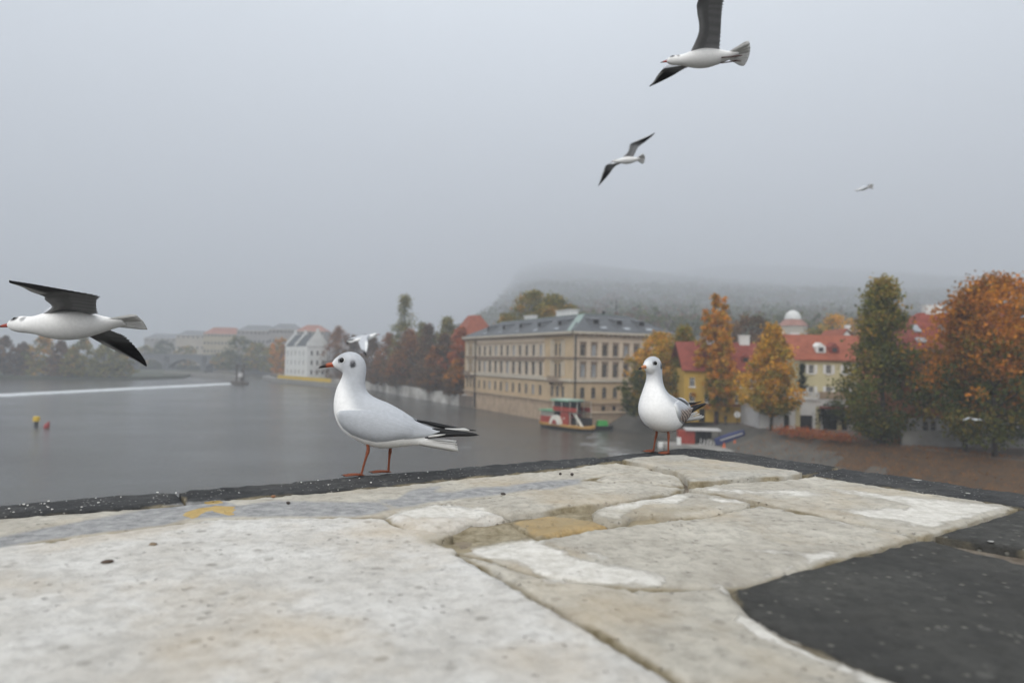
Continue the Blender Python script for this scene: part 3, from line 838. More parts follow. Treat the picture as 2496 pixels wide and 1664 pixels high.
# cream house
x0 = frontX(1953, 114); Y = 114.0
ch = thing('cream_house', 'cream plastered house with shutters and red roof above the white garden front', 'house', (x0, Y, GZ))
f = Facade(ch, 0, 0, 0); W_ = frontX(2130, 114) - x0
for i in range(4):
    u = 1.7 + i * 2.9
    for zz in (5.2, 8.8):
        f.window(u, zz, 0.85, 1.5, M['wwhite'], M['glass'], bars=(1, 0), sill=M['wwhite'])
        for s in (-1, 1):
            f.band(u + s * 0.72 - 0.24, u + s * 0.72 + 0.24, zz, zz + 1.5, 0.06, M['wwhite'], 'shutter')
f.wall(0, W_, 4.0, 11.4, M['cream_wall'])
MB().box(0.02, W_, 0.4, 9, 0, 11.4).obj('back_wall', M['cream_wall'], ch)
gable_roof(ch, -0.8, W_, 0, 9.0, 11.4, 3.9, M['tile_orange'], 'x', 0.5)
for u in (3.6, 5.9):
    MB().add([(u - 0.8, 0.7, 12.3), (u + 0.8, 0.7, 12.3), (u + 0.8, 0.7, 13.3), (u - 0.8, 0.7, 13.3), (u - 0.8, 3.0, 13.6), (u + 0.8, 3.0, 13.6), (u, 0.7, 14.0), (u, 3.2, 14.1)],
             [(0, 1, 2, 6, 3), (3, 6, 7, 4), (6, 2, 5, 7), (0, 3, 4), (1, 5, 2)]).obj('dormer', M['white_wall'] if u < 5 else M['tile'], ch)
    MB().box(u - 0.4, u + 0.4, 0.64, 0.697, 12.5, 13.2).obj('pane', M['glass'], ch)
# low red roofed wing left of the cream house
x0 = frontX(1880, 124)
lw = thing('red_roofed_wing', 'low house with broad red roof behind the golden tree', 'house', (x0, 124.0, GZ))
MB().box(0, 11, 0, 8, 0, 10.5).obj('wall', M['cream_wall'], lw)
gable_roof(lw, 0, 11, 0, 8, 10.5, 5.0, M['tile_orange'], 'x', 0.5)
for u in (2.0, 5.0): MB().box(u, u + 1.6, 3.6, 4.4, 14.9, 16.2).obj('chimney', M['white_wall'], lw)
# gabled house behind
x0 = frontX(2022, 131)
gh = thing('gabled_house', 'white gabled house with steep red roof behind the cream house', 'house', (x0, 131.0, GZ))
f = Facade(gh, 0, 0, 0)
f.window(3.3, 14.2, 0.9, 1.3, M['wwhite'], M['glass'], bars=(1, 0)); f.window(1.6, 11.5, 0.9, 1.4, M['wwhite'], M['glass'], bars=(1, 0)); f.window(5.0, 11.5, 0.9, 1.4, M['wwhite'], M['glass'], bars=(1, 0))
f.wall(0, 6.6, 0, 13.3, M['white_wall'], ops=[o for o in f.open if o[3] < 13.2])
MB().add([(0, 0.01, 13.3), (6.6, 0.01, 13.3), (3.3, 0.01, 16.9), (0, 9, 13.3), (6.6, 9, 13.3), (3.3, 9, 16.9)], [(0, 1, 2), (5, 4, 3)]).obj('gable', M['white_wall'], gh)
MB().box(0.02, 6.58, 0.4, 9, 0, 13.3).obj('back_wall', M['white_wall'], gh)
gable_roof(gh, 0, 6.6, 0.2, 9, 13.3, 3.9, M['tile_orange'], 'y', 0.45)
MB().box(5.2, 6.0, 4, 5, 14.5, 18.3).obj('chimney', M['white_wall'], gh)

# salmon building
x0 = frontX(2205, 90); Y = 90.0
ob = thing('salmon_building', 'salmon orange riverside building with red attic roof behind the rust tree', 'building', (x0, Y, GZ))
f = Facade(ob, 0, 0, 0); W_ = 26.0
for i in range(6):
    u = 3.3 + i * 4.2
    for d in (-0.5, 0.5):
        f.window(u + d, 5.3, 0.8, 2.2, M['wframe'], M['glass'], bars=(0, 1))
        f.window(u + d, 1.0, 0.8, 2.1, M['wframe'], M['glass'], bars=(0, 1))
        f.window(u + d, 9.0, 0.8, 2.1, M['wframe'], M['glass'], bars=(0, 1))
    for zz in (5.3, 1.0, 9.0):
        f.band(u - 1.25, u + 1.25, zz + 2.55, zz + 2.85, 0.3, M['trim_brown'], 'lintel')
        f.band(u - 1.15, u + 1.15, zz - 0.2, zz - 0.03, 0.2, M['trim_brown'], 'sill')
f.wall(0, W_, 3.5, 12.2, M['orange_wall']); f.wall(0, W_, -0.3, 3.5, M['grey_wall'], 'plinth')
f.band(0, W_, 3.9, 4.1, 0.1, M['orange_wall'], 'string_course'); f.band(-0.3, W_ + 0.3, 12.2, 12.6, 0.55, M['trim_brown'])
MB().box(0.02, W_, 0.45, 12, -0.3, 12.2).obj('back_wall', M['orange_wall'], ob)
hip_roof(ob, 0, W_, 0, 12, 12.62, 5.2, 6.0, M['tile'], 0.5)
so = math.atan2(5.2, 6.0)
for i in range(5):
    skylight(ob, 3.0 + 3.6 * i, 2.6, 12.62 + 3.1 * 5.2 / 6 + 0.07, 0.95, 1.5, so, M['glassb'])
    if i % 2 == 0: skylight(ob, 2.6 + 3.6 * i, 0.7, 12.62 + 1.2 * 5.2 / 6 + 0.07, 1.4, 0.9, so, M['glassb'])
MB().box(6.0, 8.2, 5.2, 6.2, 17.2, 18.9).obj('chimney', M['white_wall'], ob)
gw = thing('low_garden_wall', 'low grey garden wall in front of the salmon building', 'wall', (frontX(2200, 88.6), 88.6, GZ))
for k in range(6): MB().box(k * 4.0, k * 4.0 + 3.97, 0, 0.5, -0.6, 2.0 + 0.05 * (k % 2)).obj('wall_panel', M['quay'], gw)

# pink pavilion with a pale dome up the slope
p = at(1932, 806, 330)
dm = thing('domed_pavilion', 'pink roofed pavilion with a pale dome on the misty slope', 'pavilion', (p.x, p.y, 22))
MB().prism([(6.4 * math.cos(a_ * math.pi / 4 + 0.39), 6.4 * math.sin(a_ * math.pi / 4 + 0.39)) for a_ in range(8)], -4, 10).obj('wall', M['hazewall'], dm)
vs = [(7 * math.cos(a_ * math.pi / 4 + 0.39), 7 * math.sin(a_ * math.pi / 4 + 0.39), 10) for a_ in range(8)] + [(4 * math.cos(a_ * math.pi / 4 + 0.39), 4 * math.sin(a_ * math.pi / 4 + 0.39), 13.2) for a_ in range(8)]
link('roof', pymesh('roof', vs, [(i, (i + 1) % 8, 8 + (i + 1) % 8, 8 + i) for i in range(8)] + [tuple(range(7, -1, -1)), tuple(range(8, 16))], M['tile_pale']), dm)
vs, fs = [], []
for j in range(7):
    a_ = j / 6 * math.pi / 2
    for i in range(16): vs.append((3.8 * math.cos(a_) * math.cos(i * math.pi / 8), 3.8 * math.cos(a_) * math.sin(i * math.pi / 8), 13.3 + 4.4 * math.sin(a_)))
for j in range(6):
    for i in range(16): fs.append((j * 16 + i, j * 16 + (i + 1) % 16, (j + 1) * 16 + (i + 1) % 16, (j + 1) * 16 + i))
link('dome', pymesh('dome', vs, fs, M['white_wall'], sm=True), dm)

# red-roofed house behind the embankment trees
p = at(1160, 800, 222)
rh = thing('red_hipped_house', 'house with steep orange red hipped roof beside the palace', 'house', (p.x, p.y, GZ), 0.4)
MB().box(-6, 6, -5, 9, 0, 16.5).obj('wall', M['cream_wall'], rh)
hip_roof(rh, -6, 6, -5, 9, 16.5, 8.0, 5.0, M['tile_orange'], 0.4)

# ------------------------------------------------------------------ far bank: bridge and buildings
lb = thing('arched_bridge', 'distant grey stone bridge with low arches across the misty river', 'bridge', (-345, 560, 0))
nA, span = 5, 31.0
for k in range(nA + 1):
    MB().box(k * span - 2.2, k * span + 2.2, -1.5, 11.5, -1, 6.5).prism([(k * span - 2.2, -1.5), (k * span, -4.5), (k * span + 2.2, -1.5)], -1, 6).obj('pier', M['bridge_stone'], lb)
for k in range(nA):
    a0, a1 = k * span + 2.2, (k + 1) * span - 2.2
    prof = [(a0 + (a1 - a0) * s / 12, 3.2 + 6.2 * math.sin(math.pi * s / 12) ** 0.75) for s in range(13)]
    vs = [(x, y, z) for y in (0, 10) for (x, z) in prof] + [(x, y, 12.2) for y in (0, 10) for (x, z) in prof]
    fs = []
    for s in range(12):
        fs += [(s, s + 1, 26 + s + 1, 26 + s), (13 + s, 39 + s, 39 + s + 1, 13 + s + 1), (s, 13 + s, 13 + s + 1, s + 1), (26 + s, 26 + s + 1, 39 + s + 1, 39 + s)]
    fs += [(0, 26, 39, 13), (12, 25, 51, 38)]
    link('arch', pymesh('arch', vs, fs, M['bridge_stone']), lb)
MB().box(-3, nA * span + 3, -0.6, 0.4, 12.2, 13.3).obj('parapet', M['bridge_stone'], lb)
MB().box(-3, nA * span + 3, 9.6, 10.6, 12.2, 13.3).obj('parapet', M['bridge_stone'], lb)

def far_block(pxa, pxb, ytop, Y, rise, wallm, roofm, label, cols, rows, group=None):
    a, b = at(pxa, ytop, Y), at(pxb, ytop, Y)
    z = (a.z + b.z) / 2 - rise; w = b.x - a.x
    t = thing('town_block', label, 'building', (a.x, Y, 3), 0, group)
    MB().box(0, w, 0, 18, -1, z - 3).obj('wall', wallm, t)
    hip_roof(t, 0, w, 0, 18, z - 3, rise, 7, roofm, 0.5)
    wm = pymesh('window', *(lambda q: (q.v, q.f))(MB().box(-0.75, 0.75, -0.12, -0.01, 0, 2.4)), M['glass'])
    for r_ in range(rows):
        for c_ in range(cols):
            link('window', wm, t, (w * (c_ + 0.5) / cols, 0, 5 + (z - 9) * r_ / max(1, rows - 1) * 0.95))
    f = Facade(t, 0, 0, 0)
    f.band(-0.3, w + 0.3, z - 3.7, z - 3.05, 0.7, M['hazewall'])
    return t
far_block(352, 470, 813, 660, 5, M['hazegrey'], M['zinc'], 'low grey misty riverside block beside the arched bridge', 9, 3)
far_block(430, 500, 805, 640, 5, M['hazewall'], M['zinc'], 'pale misty block with flat grey roof', 6, 3)
far_block(496, 582, 797, 600, 6, M['ochre_wall'], M['tile_pale'], 'long pale yellow block with faded red roof in the mist', 10, 4)
far_block(578, 668, 792, 570, 5, M['hazegrey'], M['zinc'], 'tall grey block behind the far round tree', 9, 4)
far_block(655, 728, 788, 545, 5, M['hazegrey'], M['zinc'], 'grey block with slate roof right behind the white mill building', 8, 4)
far_block(722, 792, 791, 520, 5, M['hazegrey'], M['tile_pale'], 'grey block with faded red roof above the white mill building', 7, 4)

# ------------------------------------------------------------------ weir, posts, buoys
wa, wb = gnd(-260, 978), gnd(574, 935)
wv, wf = [], []
NWS = 90
for k in range(NWS + 1):
    p = wa.lerp(wb, k / NWS)
    d = (wb - wa).normalized(); n = Vector((d.y, -d.x, 0))
    jw = 0.8 + 1.6 * random.random()
    for (o_, z) in ((-1.6, 0.1), (-0.8, 0.55), (0.1, 0.45), (1.0 + jw, 0.16), (2.0 + jw, 0.02)):
        wv.append(tuple(p + n * (o_ + random.uniform(-0.2, 0.2)) + Vector((0, 0, z + random.uniform(-0.03, 0.05)))))
    if k:
        for j in range(4):
            a = (k - 1) * 5 + j; wf.append((a, a + 5, a + 6, a + 1))
weir = link('weir', pymesh('weir', wv, wf, M['foam'], sm=True))
tag(weir, 'long white foaming weir across the river', 'weir')
pp = gnd(584, 936)
dol = thing('weir_post', 'dark timber mooring posts at the end of the weir', 'post', pp)
for dx, dy, h_ in ((-1.6, 0, 9.2), (1.7, 0.4, 9.0), (0.1, 2.0, 7.2)):
    MB().tube([(dx, dy, -1), (dx * 0.8, dy, h_)], [0.45, 0.38], 8).obj('post', M['wood'], dol)
MB().box(-1.8, 2.0, -0.3, 2.2, 2.9, 3.2).obj('platform', M['wood'], dol)
MB().box(-0.9, 1.2, -0.2, 1.4, 3.2, 5.2).obj('cabinet', M['grey_wall'], dol)
MB().beam((-1.6, 0, 8.2), (1.7, 0.4, 8.1), 0.3, 0.35).obj('crossbeam', M['wood'], dol)
MB().prism([(-3.0, -3), (4.5, -9), (6.5, -8), (3.0, 3), (-2.5, 3)], -1, 1.3).obj('base', M['wood'], dol)
# curved guide wall running upstream
gwl = thing('guide_wall', 'curved grey guide wall running upstream from the weir posts', 'wall', (0, 0, 0))
cp_ = [Vector((-131, 331)), Vector((-141, 352)), Vector((-155, 376)), Vector((-173, 398)), Vector((-194, 416)), Vector((-216, 428))]
for a, b in zip(cp_[:-1], cp_[1:]):
    n = Vector((-(b - a).y, (b - a).x)).normalized()
    MB().prism([a, b, b + n * 2, a + n * 2], -1, 2.6).obj('wall_panel', M['quay'], gwl)
p = gnd(88, 1040)
by = thing('channel_marker', 'yellow topped dark channel marker post in the river', 'buoy', p)
MB().tube([(0, 0, -0.6), (0, 0, 0.95)], [0.33, 0.3], 10).obj('post', M['iron'], by)
MB().tube([(0, 0, 0.95), (0, 0, 1.0), (0, 0, 1.75), (0, 0, 1.85)], [0.3, 0.55, 0.55, 0.3], 10).obj('topmark', M['yellow'], by)
p = gnd(113, 1043)
br = thing('red_buoy', 'small red buoy floating beside the yellow marker', 'buoy', p)
MB().tube([(0, 0, -0.3), (0, 0, 0.1), (0.1, 0, 0.5), (0.3, 0, 0.85)], [0.3, 0.5, 0.42, 0.2], 10).obj('float', M['redpaint'], br, sm=True)
MB().tube([(0.3, 0, 0.8), (0.36, 0, 1.1)], [0.22, 0.18], 8).obj('topmark', M['redpaint'], br)

# ------------------------------------------------------------------ paddle boat
pa, pb = gnd(1325, 1037), gnd(1447, 1053)
ax = (pb - pa); BL = ax.length
bo = thing('paddle_boat', 'red paddle boat with green roofs and ochre rail moored by the palace wall', 'boat', pa.lerp(pb, 0.5), math.atan2(ax.y, ax.x))
h2 = BL / 2
def hull_loop(z, s, w):
    pts = []
    for k in range(13):
        x = -h2 + BL * k / 12; t_ = abs(x) / h2
        pts.append((x * s, -w * (1 - max(0, (t_ - 0.55) / 0.45) ** 2 * (0.85 if x > 0 else 0.5)), z))
    return pts + [(x, -y, z_) for (x, y, z_) in reversed(pts)]
def loops(name, ls, m, parent):
    n = len(ls[0]); vs = [p for l in ls for p in l]; fs = []
    for i in range(len(ls) - 1):
        for k in range(n):
            fs.append((i * n + k, i * n + (k + 1) % n, (i + 1) * n + (k + 1) % n, (i + 1) * n + k))
    fs += [tuple(range(n - 1, -1, -1)), tuple((len(ls) - 1) * n + k for k in range(n))]
    return link(name, pymesh(name, vs, fs, m), parent)
loops('hull', [hull_loop(-0.5, 0.9, 1.6), hull_loop(0.1, 0.97, 2.1), hull_loop(0.55, 0.99, 2.25)], M['hull'], bo)
loops('rubbing_rail', [hull_loop(0.55, 1.0, 2.32), hull_loop(1.0, 1.02, 2.4)], M['boat_yellow'], bo)
MB().box(-h2 * 0.86, -h2 * 0.27, -1.75, 1.75, 1.0, 2.3).obj('cabin', M['boat_red'], bo)
for k in range(7):
    MB().box(-h2 * 0.86 + 0.08 + k * 0.6, -h2 * 0.86 + 0.2 + k * 0.6, -1.74, 1.74, 2.3, 3.3).obj('cabin_post', M['boat_white'], bo)
MB().box(-h2 * 0.84, -h2 * 0.29, -1.5, 1.5, 2.3, 3.25).obj('cabin_windows', M['glass'], bo)
MB().box(-h2 * 0.92, -h2 * 0.24, -2.0, 2.0, 3.3, 3.5).obj('cabin_roof', M['boat_green'], bo)
# paddle box
vs = []
for y_ in (-2.75, -1.9):
    vs += [(-0.9 + 1.45 * math.cos(a_), y_, 0.95 + 1.75 * math.sin(a_)) for a_ in [math.pi * k / 12 for k in range(13)]]
fs = [tuple(range(13)), tuple(range(25, 12, -1))] + [(k, 13 + k, 14 + k, k + 1) for k in range(12)] + [(0, 12, 25, 13)]
pbx = link('paddle_box', pymesh('paddle_box', vs, fs, M['boat_white']), bo)
vs = [(-0.9 + 0.75 * math.cos(a_), -2.78, 1.0 + 0.85 * math.sin(a_)) for a_ in [math.pi * k / 8 for k in range(9)]]
link('paddle_opening', pymesh('paddle_opening', vs + [(x, -2.755, z) for x, y, z in vs], [tuple(range(9))], M['boat_red']), pbx)
MB().box(-0.15, 2.1, -1.8, 1.8, 1.0, 3.4).obj('wheelhouse', M['boat_red'], bo)
MB().box(0.7, 1.0, -1.86, -1.803, 2.0, 2.35).obj('porthole', M['boat_white'], bo)
MB().box(-2.4, 4.6, -1.95, 1.95, 3.4, 3.52).obj('upper_deck', M['wood'], bo)
for y_ in (-1.9, 1.86): MB().box(-2.35, 4.5, y_, y_ + 0.05, 3.52, 4.35).obj('upper_rail', M['boat_red'], bo)
for x_ in (-2.35, 0.2, 2.6, 4.5):
    for y_ in (-1.85, 1.85): MB().tube([(x_, y_, 1.0 if x_ > 2 else 3.5), (x_, y_, 5.6)], 0.06, 6).obj('post', M['boat_white'], bo)
MB().box(-2.2, 2.0, -1.6, 1.6, 3.53, 5.42).obj('upper_dark_box', M['dark'], bo)  # solid dark box stands for the shaded interior and benches under the canopy
for k in range(6): MB().box(-2.1 + k * 0.72, -1.75 + k * 0.72, -1.66, -1.61, 4.45, 5.2).obj('box_pane', M['glass'], bo)
MB().box(-2.8, 2.2, -2.15, 2.15, 5.6, 5.8).obj('canopy', M['boat_pale'], bo)
MB().box(-2.85, 2.25, -2.2, 2.2, 5.45, 5.6).obj('canopy_trim', M['boat_green'], bo)
MB().box(2.26, 4.7, -2.0, 2.0, 5.4, 5.5).obj('aft_awning', M['iron'], bo)
MB().add([(2.9, -1.6, 3.4), (3.6, -1.6, 3.4), (5.9, -1.6, 1.0), (5.2, -1.6, 1.0), (2.9, -1.4, 3.4), (3.6, -1.4, 3.4), (5.9, -1.4, 1.0), (5.2, -1.4, 1.0)],
         [(0, 1, 2, 3), (7, 6, 5, 4), (0, 4, 5, 1), (1, 5, 6, 2), (2, 6, 7, 3), (3, 7, 4, 0)]).obj('stair', M['boat_white'], bo)
MB().box(2.3, 5.6, -1.2, 1.2, 1.0, 2.4).obj('aft_bench', M['dark'], bo)
# dinghy behind with a green cover
p = gnd(1468, 1050)
dg = thing('covered_dinghy', 'small dark boat with bright green cover behind the paddle boat', 'boat', p + Vector((0.4, 2.5, 0)), 0.15)
def small_hull(parent, ln, w, z1, m, name='hull'):
    o_ = []
    for z, s in ((-0.3, 0.7), (z1, 1.0)):
        l_ = []
        for k in range(9):
            t_ = k / 8 * 2 - 1
            l_.append((t_ * ln / 2 * (0.9 + 0.1 * s), -w / 2 * s * (1 - abs(t_) ** 3 * 0.8), z))
        o_.append(l_ + [(x, -y, z_) for (x, y, z_) in reversed(l_)])
    return loops(name, o_, m, parent)
small_hull(dg, 4.2, 1.7, 0.8, M['hull'])
MB().box(-1.2, 0.9, -0.75, 0.75, 0.8, 1.2).box(-1.1, 0.8, -0.6, 0.6, 1.2, 1.75).obj('cover', mat('green_tarp', (0.07, 0.38, 0.09), 0.6, 0.2, 2), dg)

# floating dock with cabin, navy boat, cones
p = gnd(1690, 1092)
dk = thing('floating_dock', 'grey floating dock with a red and dark boat shed below the quay', 'dock', (p.x, p.y, 0), -0.12)
MB().box(-4.6, 4.6, -1.6, 3.4, -0.4, 0.55).obj('pontoon', M['quay'], dk)
MB().box(-5.4, -4.7, -0.5, 0.5, 0.0, 0.8).obj('fender', M['wwhite'], dk)
MB().box(-2.2, 0.3, 0.6, 2.9, 0.55, 2.6).obj('cabin', M['boat_red'], dk)
MB().box(0.32, 3.1, 1.9, 2.9, 0.55, 2.6).obj('shed_back', M['dark'], dk)
for x_ in (0.4, 2.0, 3.9): MB().box(x_, x_ + 0.12, 0.3, 0.42, 0.55, 2.7).obj('post', M['iron'], dk)
MB().box(-1.2, 4.2, -0.1, 3.2, 2.72, 2.95).obj('roof', M['grey_wall'], dk)
MB().box(-2.6, -2.0, -0.9, -0.4, 0.56, 1.7).obj('cabinet', M['white_wall'], dk)
for k in range(5): MB().tube([(0.9 + 0.55 * k, -0.6 + 0.12 * k, 0.56), (1.2 + 0.5 * k, 0.2, 1.5 - 0.1 * k)], 0.05, 5).obj('strut', M['wwhite'], dk)
MB().tube([(2.6, 0.9, 0.7), (2.6, 1.1, 0.7)], [0.75, 0.75], 16).obj('cable_drum', M['quay'], dk)
p = gnd(1782, 1082)
nb_ = thing('navy_rowing_boat', 'long navy boat with pale lettering stripe pulled up beside the dock', 'boat', (34.2, 106.5, 1.62), 0.25)
nb_.rotation_euler = (0, -0.28, 0.2)
small_hull(nb_, 5.2, 1.3, 0.75, M['blue'])
MB().box(-2.0, 1.9, -0.68, -0.64, 0.35, 0.55).obj('stripe', M['grey_wall'], nb_)
for k, px in enumerate((1765, 1791)):
    p = gnd(px, 1090, 0.6)
    cn_ = thing('traffic_cone', 'orange cone standing on the low quay edge', 'cone', (p.x, p.y, 0.6 if k == 0 else 1.05), 0, 'orange cones on the quay edge')
    MB().tube([(0, 0, 0.04), (0, 0, 0.75)], [0.22, 0.05], 10).obj('body', M['cone'], cn_)
    MB().box(-0.28, 0.28, -0.28, 0.28, -0.02, 0.05).obj('base', M['cone'], cn_)
lq = MB().prism([(31.0, 98), (36, 104), (34.5, 111), (27.5, 112.5), (26.6, 108), (29.6, 100.5)], -1.0, 0.58).obj('landing_stage', M['quay'])
tag(lq, 'pale low landing stage at the foot of the cobbled slope', 'landing stage')

# people on the promenade
def person(px, py, h_, m, label, yaw=0.0, stride=0.18):
    p = gnd(px, py, GZ)
    me = bpy.data.meshes.new('body')
    s = h_ / 1.75
    J = {'pel': (0, 0, .95, .16), 'chest': (0, 0, 1.3, .19), 'neck': (0, 0, 1.48, .07), 'hd': (0.02, 0, 1.6, .1), 'tophd': (0.02, 0, 1.7, .085)}
    for sg, n_ in ((1, 'l'), (-1, 'r')):
        J['hip' + n_] = (0, .09 * sg, .9, .11); J['kn' + n_] = (stride * sg * 0.6, .1 * sg, .5, .075); J['an' + n_] = (stride * sg, .1 * sg, .08, .055); J['to' + n_] = (stride * sg + .16, .11 * sg, .05, .045)
        J['sh' + n_] = (0, .19 * sg, 1.4, .085); J['el' + n_] = (-.08 * sg, .25 * sg, 1.14, .06); J['ha' + n_] = (.08, .24 * sg, .9, .05)
    ks = list(J)
    E_ = [('pel', 'chest'), ('chest', 'neck'), ('neck', 'hd'), ('hd', 'tophd')]
    for n_ in 'lr': E_ += [('pel', 'hip' + n_), ('hip' + n_, 'kn' + n_), ('kn' + n_, 'an' + n_), ('an' + n_, 'to' + n_), ('chest', 'sh' + n_), ('sh' + n_, 'el' + n_), ('el' + n_, 'ha' + n_)]
    me.from_pydata([(J[k][0] * s, J[k][1] * s, J[k][2] * s) for k in ks], [(ks.index(a), ks.index(b)) for a, b in E_], [])
    me.materials.append(m)
    o = link('person', me, None, p, yaw)
    md = o.modifiers.new('skin', 'SKIN')
    for i, k in enumerate(ks): me.skin_vertices[0].data[i].radius = (J[k][3] * s, J[k][3] * s)
    me.skin_vertices[0].data[0].use_root = True
    ss = o.modifiers.new('sub', 'SUBSURF'); ss.levels = 1; ss.render_levels = 1
    tag(o, label, 'person')
    return o
person(2236, 1082, 1.75, M['cloth'], 'person in dark coat walking under the tree by the low grey wall', 0.4)
person(2246, 1084, 1.68, M['cloth_b'], 'person in maroon coat beside the dark coated walker', 0.3)
person(2258, 1081, 1.72, M['cloth'], 'person in black standing alone by the low grey wall', 1.6, 0.05)
person(1768, 1036, 1.75, M['cloth'], 'person in dark clothes before the yellow house wall', 1.2, 0.1)
person(1744, 1037, 1.7, M['cloth_b'], 'person in maroon clothes under the golden poplar', 2.6, 0.1)
p = gnd(1797, 1035, GZ)
sg_ = thing('street_sign', 'white oval sign on dark post before the yellow house', 'sign', p)
MB().tube([(0, 0, 0), (0, 0, 2.0)], 0.06, 8).obj('post', M['iron'], sg_)
MB().tube([(0, -0.05, 1.7), (0, 0.05, 1.7)], [0.55, 0.55], 16).obj('panel', M['wwhite'], sg_)

# terrace planting: low orange shrubs
for k in range(9):
    px = 1905 + k * 20
    p = gnd(px, 1058 + k * 2.4, GZ)
    n_ = 240
    q = RNG.normal(size=(n_, 3)) * np.array([0.75, 0.5, 0.36]) + np.array([0, 0, 0.6])
    q[:, 2] = np.abs(q[:, 2])
    o = link('low_shrub', quads_mesh('low_shrub', q, 0, 0.26, np.array(PAL['red'])[RNG.choice(4, n_)], M['leaf'], RNG), None, p)
    tag(o, 'low rust red shrub in the row along the promenade edge', 'shrub', 'rust red shrubs along the promenade edge')

# ------------------------------------------------------------------ trees
def tb(px, py, z=GZ):
    p = gnd(px, py, z); return (p.x, p.y, z)
def tby(px, Y, z=GZ):
    p = at(px, 900, Y); return (p.x, Y, z)
tree('tall dark green tree with yellowing top before the cream house', tb(2152, 1083), 21.3, 5.6, 'tall', 'olive', 0.42, 340, 52, 0.04, 11, 'broad_tree', None, 'green', 12, p2b=-0.55)
tree('rust orange tree with tall crown before the salmon building', tb(2425, 1113), 20.2, 6.3, 'round', 'deep_orange', 0.42, 340, 52, 0.10, 212, 'autumn_tree', None, 'green', 12)
tree('smaller rust orange tree behind the tall rust tree', tb(2352, 1100), 18.6, 4.2, 'tall', 'deep_orange', 0.42, 200, 48, 0.12, 213, 'autumn_tree', None, 'olive', 9)
tree('orange tree at the far end of the salmon building', tby(2545, 82), 19.5, 5.0, 'round', 'deep_orange', 0.46, 210, 44, 0.12, 14, 'autumn_tree', None, 'green', 9)
tree('golden poplar with several tall spires before the yellow house', tb(1746, 1029), 22.6, 4.0, 'spires', 'orange', 0.44, 380, 42, 0.10, 15, 'poplar_tree', None, 'olive', 10, p2b=0.35)
tree('golden yellow tree standing before the garden front', tb(1880, 1049), 15.8, 4.4, 'tall', 'gold', 0.44, 270, 46, 0.18, 16, 'autumn_tree', None, 'olive', 10, p2b=0.35)
tree('yellow green tree beside the golden poplar', tby(1668, 127), 16.8, 4.4, 'tall', 'olive', 0.46, 260, 44, 0.04, 17, 'autumn_tree', None, 'green', 8)
tree('yellow tipped tree before the short palace front', tby(1606, 131), 15.4, 5.2, 'round', 'gold', 0.46, 280, 44, 0.02, 18, 'autumn_tree', None, 'olive', 8)
tree('low dark olive bush tree at the palace quay', tby(1566, 128), 8.4, 3.6, 'round', 'green', 0.42, 150, 42, 0.03, 19, 'bushy_tree', None, 'green', 6)
tree('narrow dark cypress beside the cream house', tby(1956, 112.5, 7.8), 5.6, 0.9, 'cone', 'dark', 0.22, 70, 30, 0.02, 20, 'cypress_tree', None, None, 3)
# trees behind the houses
for i, (px, ytop, Y, rad, pl, lb_) in enumerate([
        (1830, 775, 175, 7.0, 'brown', 'dull brown round tree behind the red roofs'),
        (1775, 800, 190, 6.0, 'brown', 'dull brown tree between poplar and brown tree'),
        (1985, 800, 190, 7.0, 'olive', 'olive green tree behind the gabled house'),
        (2040, 772, 215, 8.0, 'gold', 'pale yellow tree behind the olive tree on the slope'),
        (1925, 838, 165, 4.0, 'olive', 'small olive tree below the domed pavilion'),
        (2100, 770, 240, 7.0, 'brown', 'brown tree up the slope behind the tall dark green tree')]):
    p = at(px, ytop, Y); gz = max(GZ, hill_z(p.x, Y) - 0.5)
    tree(lb_, (p.x, Y, gz), p.z - gz, rad, 'round', pl, 0.66, 150, 34, 0.06, 40 + i, 'slope_tree', None, None, 6)
# behind the palace roof
for i, (px, ytop, Y, rad, lb_) in enumerate([(1300, 716, 212, 7.2, 'tall olive green tree rising behind the palace roof'), (1348, 724, 206, 6.0, 'second olive green tree just right of the tall one behind the palace roof'), (1387, 748, 203, 3.4, 'small olive treetop beside the palace chimney'), (1237, 768, 222, 4.5, 'low treetop behind the far palace roof')]):
    p = at(px, ytop, Y)
    tree(lb_, (p.x, Y, GZ), p.z - GZ, rad, 'round', 'olive', 0.66, 240, 38, 0.3, 60 + i, 'park_tree', None, None, 8)
# along the embankment
emb = [(988, 724, 262, 6.6, 'tall', 'poplar', 'tall pale green poplar above the embankment trees'),
       (826, 797, 330, 8.0, 'bush', 'rust', 'rust coloured round tree right of the white mill building'),
       (862, 820, 306, 6.5, 'bush', 'brown', 'brown tree behind the paler flying gull'),
       (908, 822, 292, 7.5, 'bush', 'brown', 'dull brown tree at the far end of the embankment wall'),
       (950, 818, 268, 8.6, 'bush', 'rust', 'broad rust tree below the tall poplar'),
       (1000, 806, 255, 8.0, 'bush', 'rust', 'dense rust tree in the middle of the embankment row'),
       (1045, 796, 238, 7.0, 'bush', 'brown', 'brown tree in the embankment row below the greenish tops'),
       (1030, 790, 262, 5.6, 'tall', 'poplar', 'small pale poplar top behind the rust trees'),
       (1092, 778, 236, 7.0, 'tall', 'poplar', 'pale olive tree behind the embankment row near the palace'),
       (1085, 815, 217, 6.4, 'bush', 'brown', 'dark brown tree in the embankment row near the palace'),
       (1125, 802, 206, 6.6, 'bush', 'red', 'reddish tree touching the palace far end'),
       (1060, 850, 216, 5.0, 'bush', 'rust', 'low rust tree overhanging the embankment wall'),
       (1112, 880, 197, 3.6, 'bush', 'deep_orange', 'small bright orange tree overhanging the wall by the palace'),
       (975, 860, 246, 5.4, 'bush', 'rust', 'low orange brown tree overhanging the middle of the embankment wall'),
       (925, 868, 276, 5.0, 'bush', 'brown', 'low brown tree overhanging the far embankment wall')]
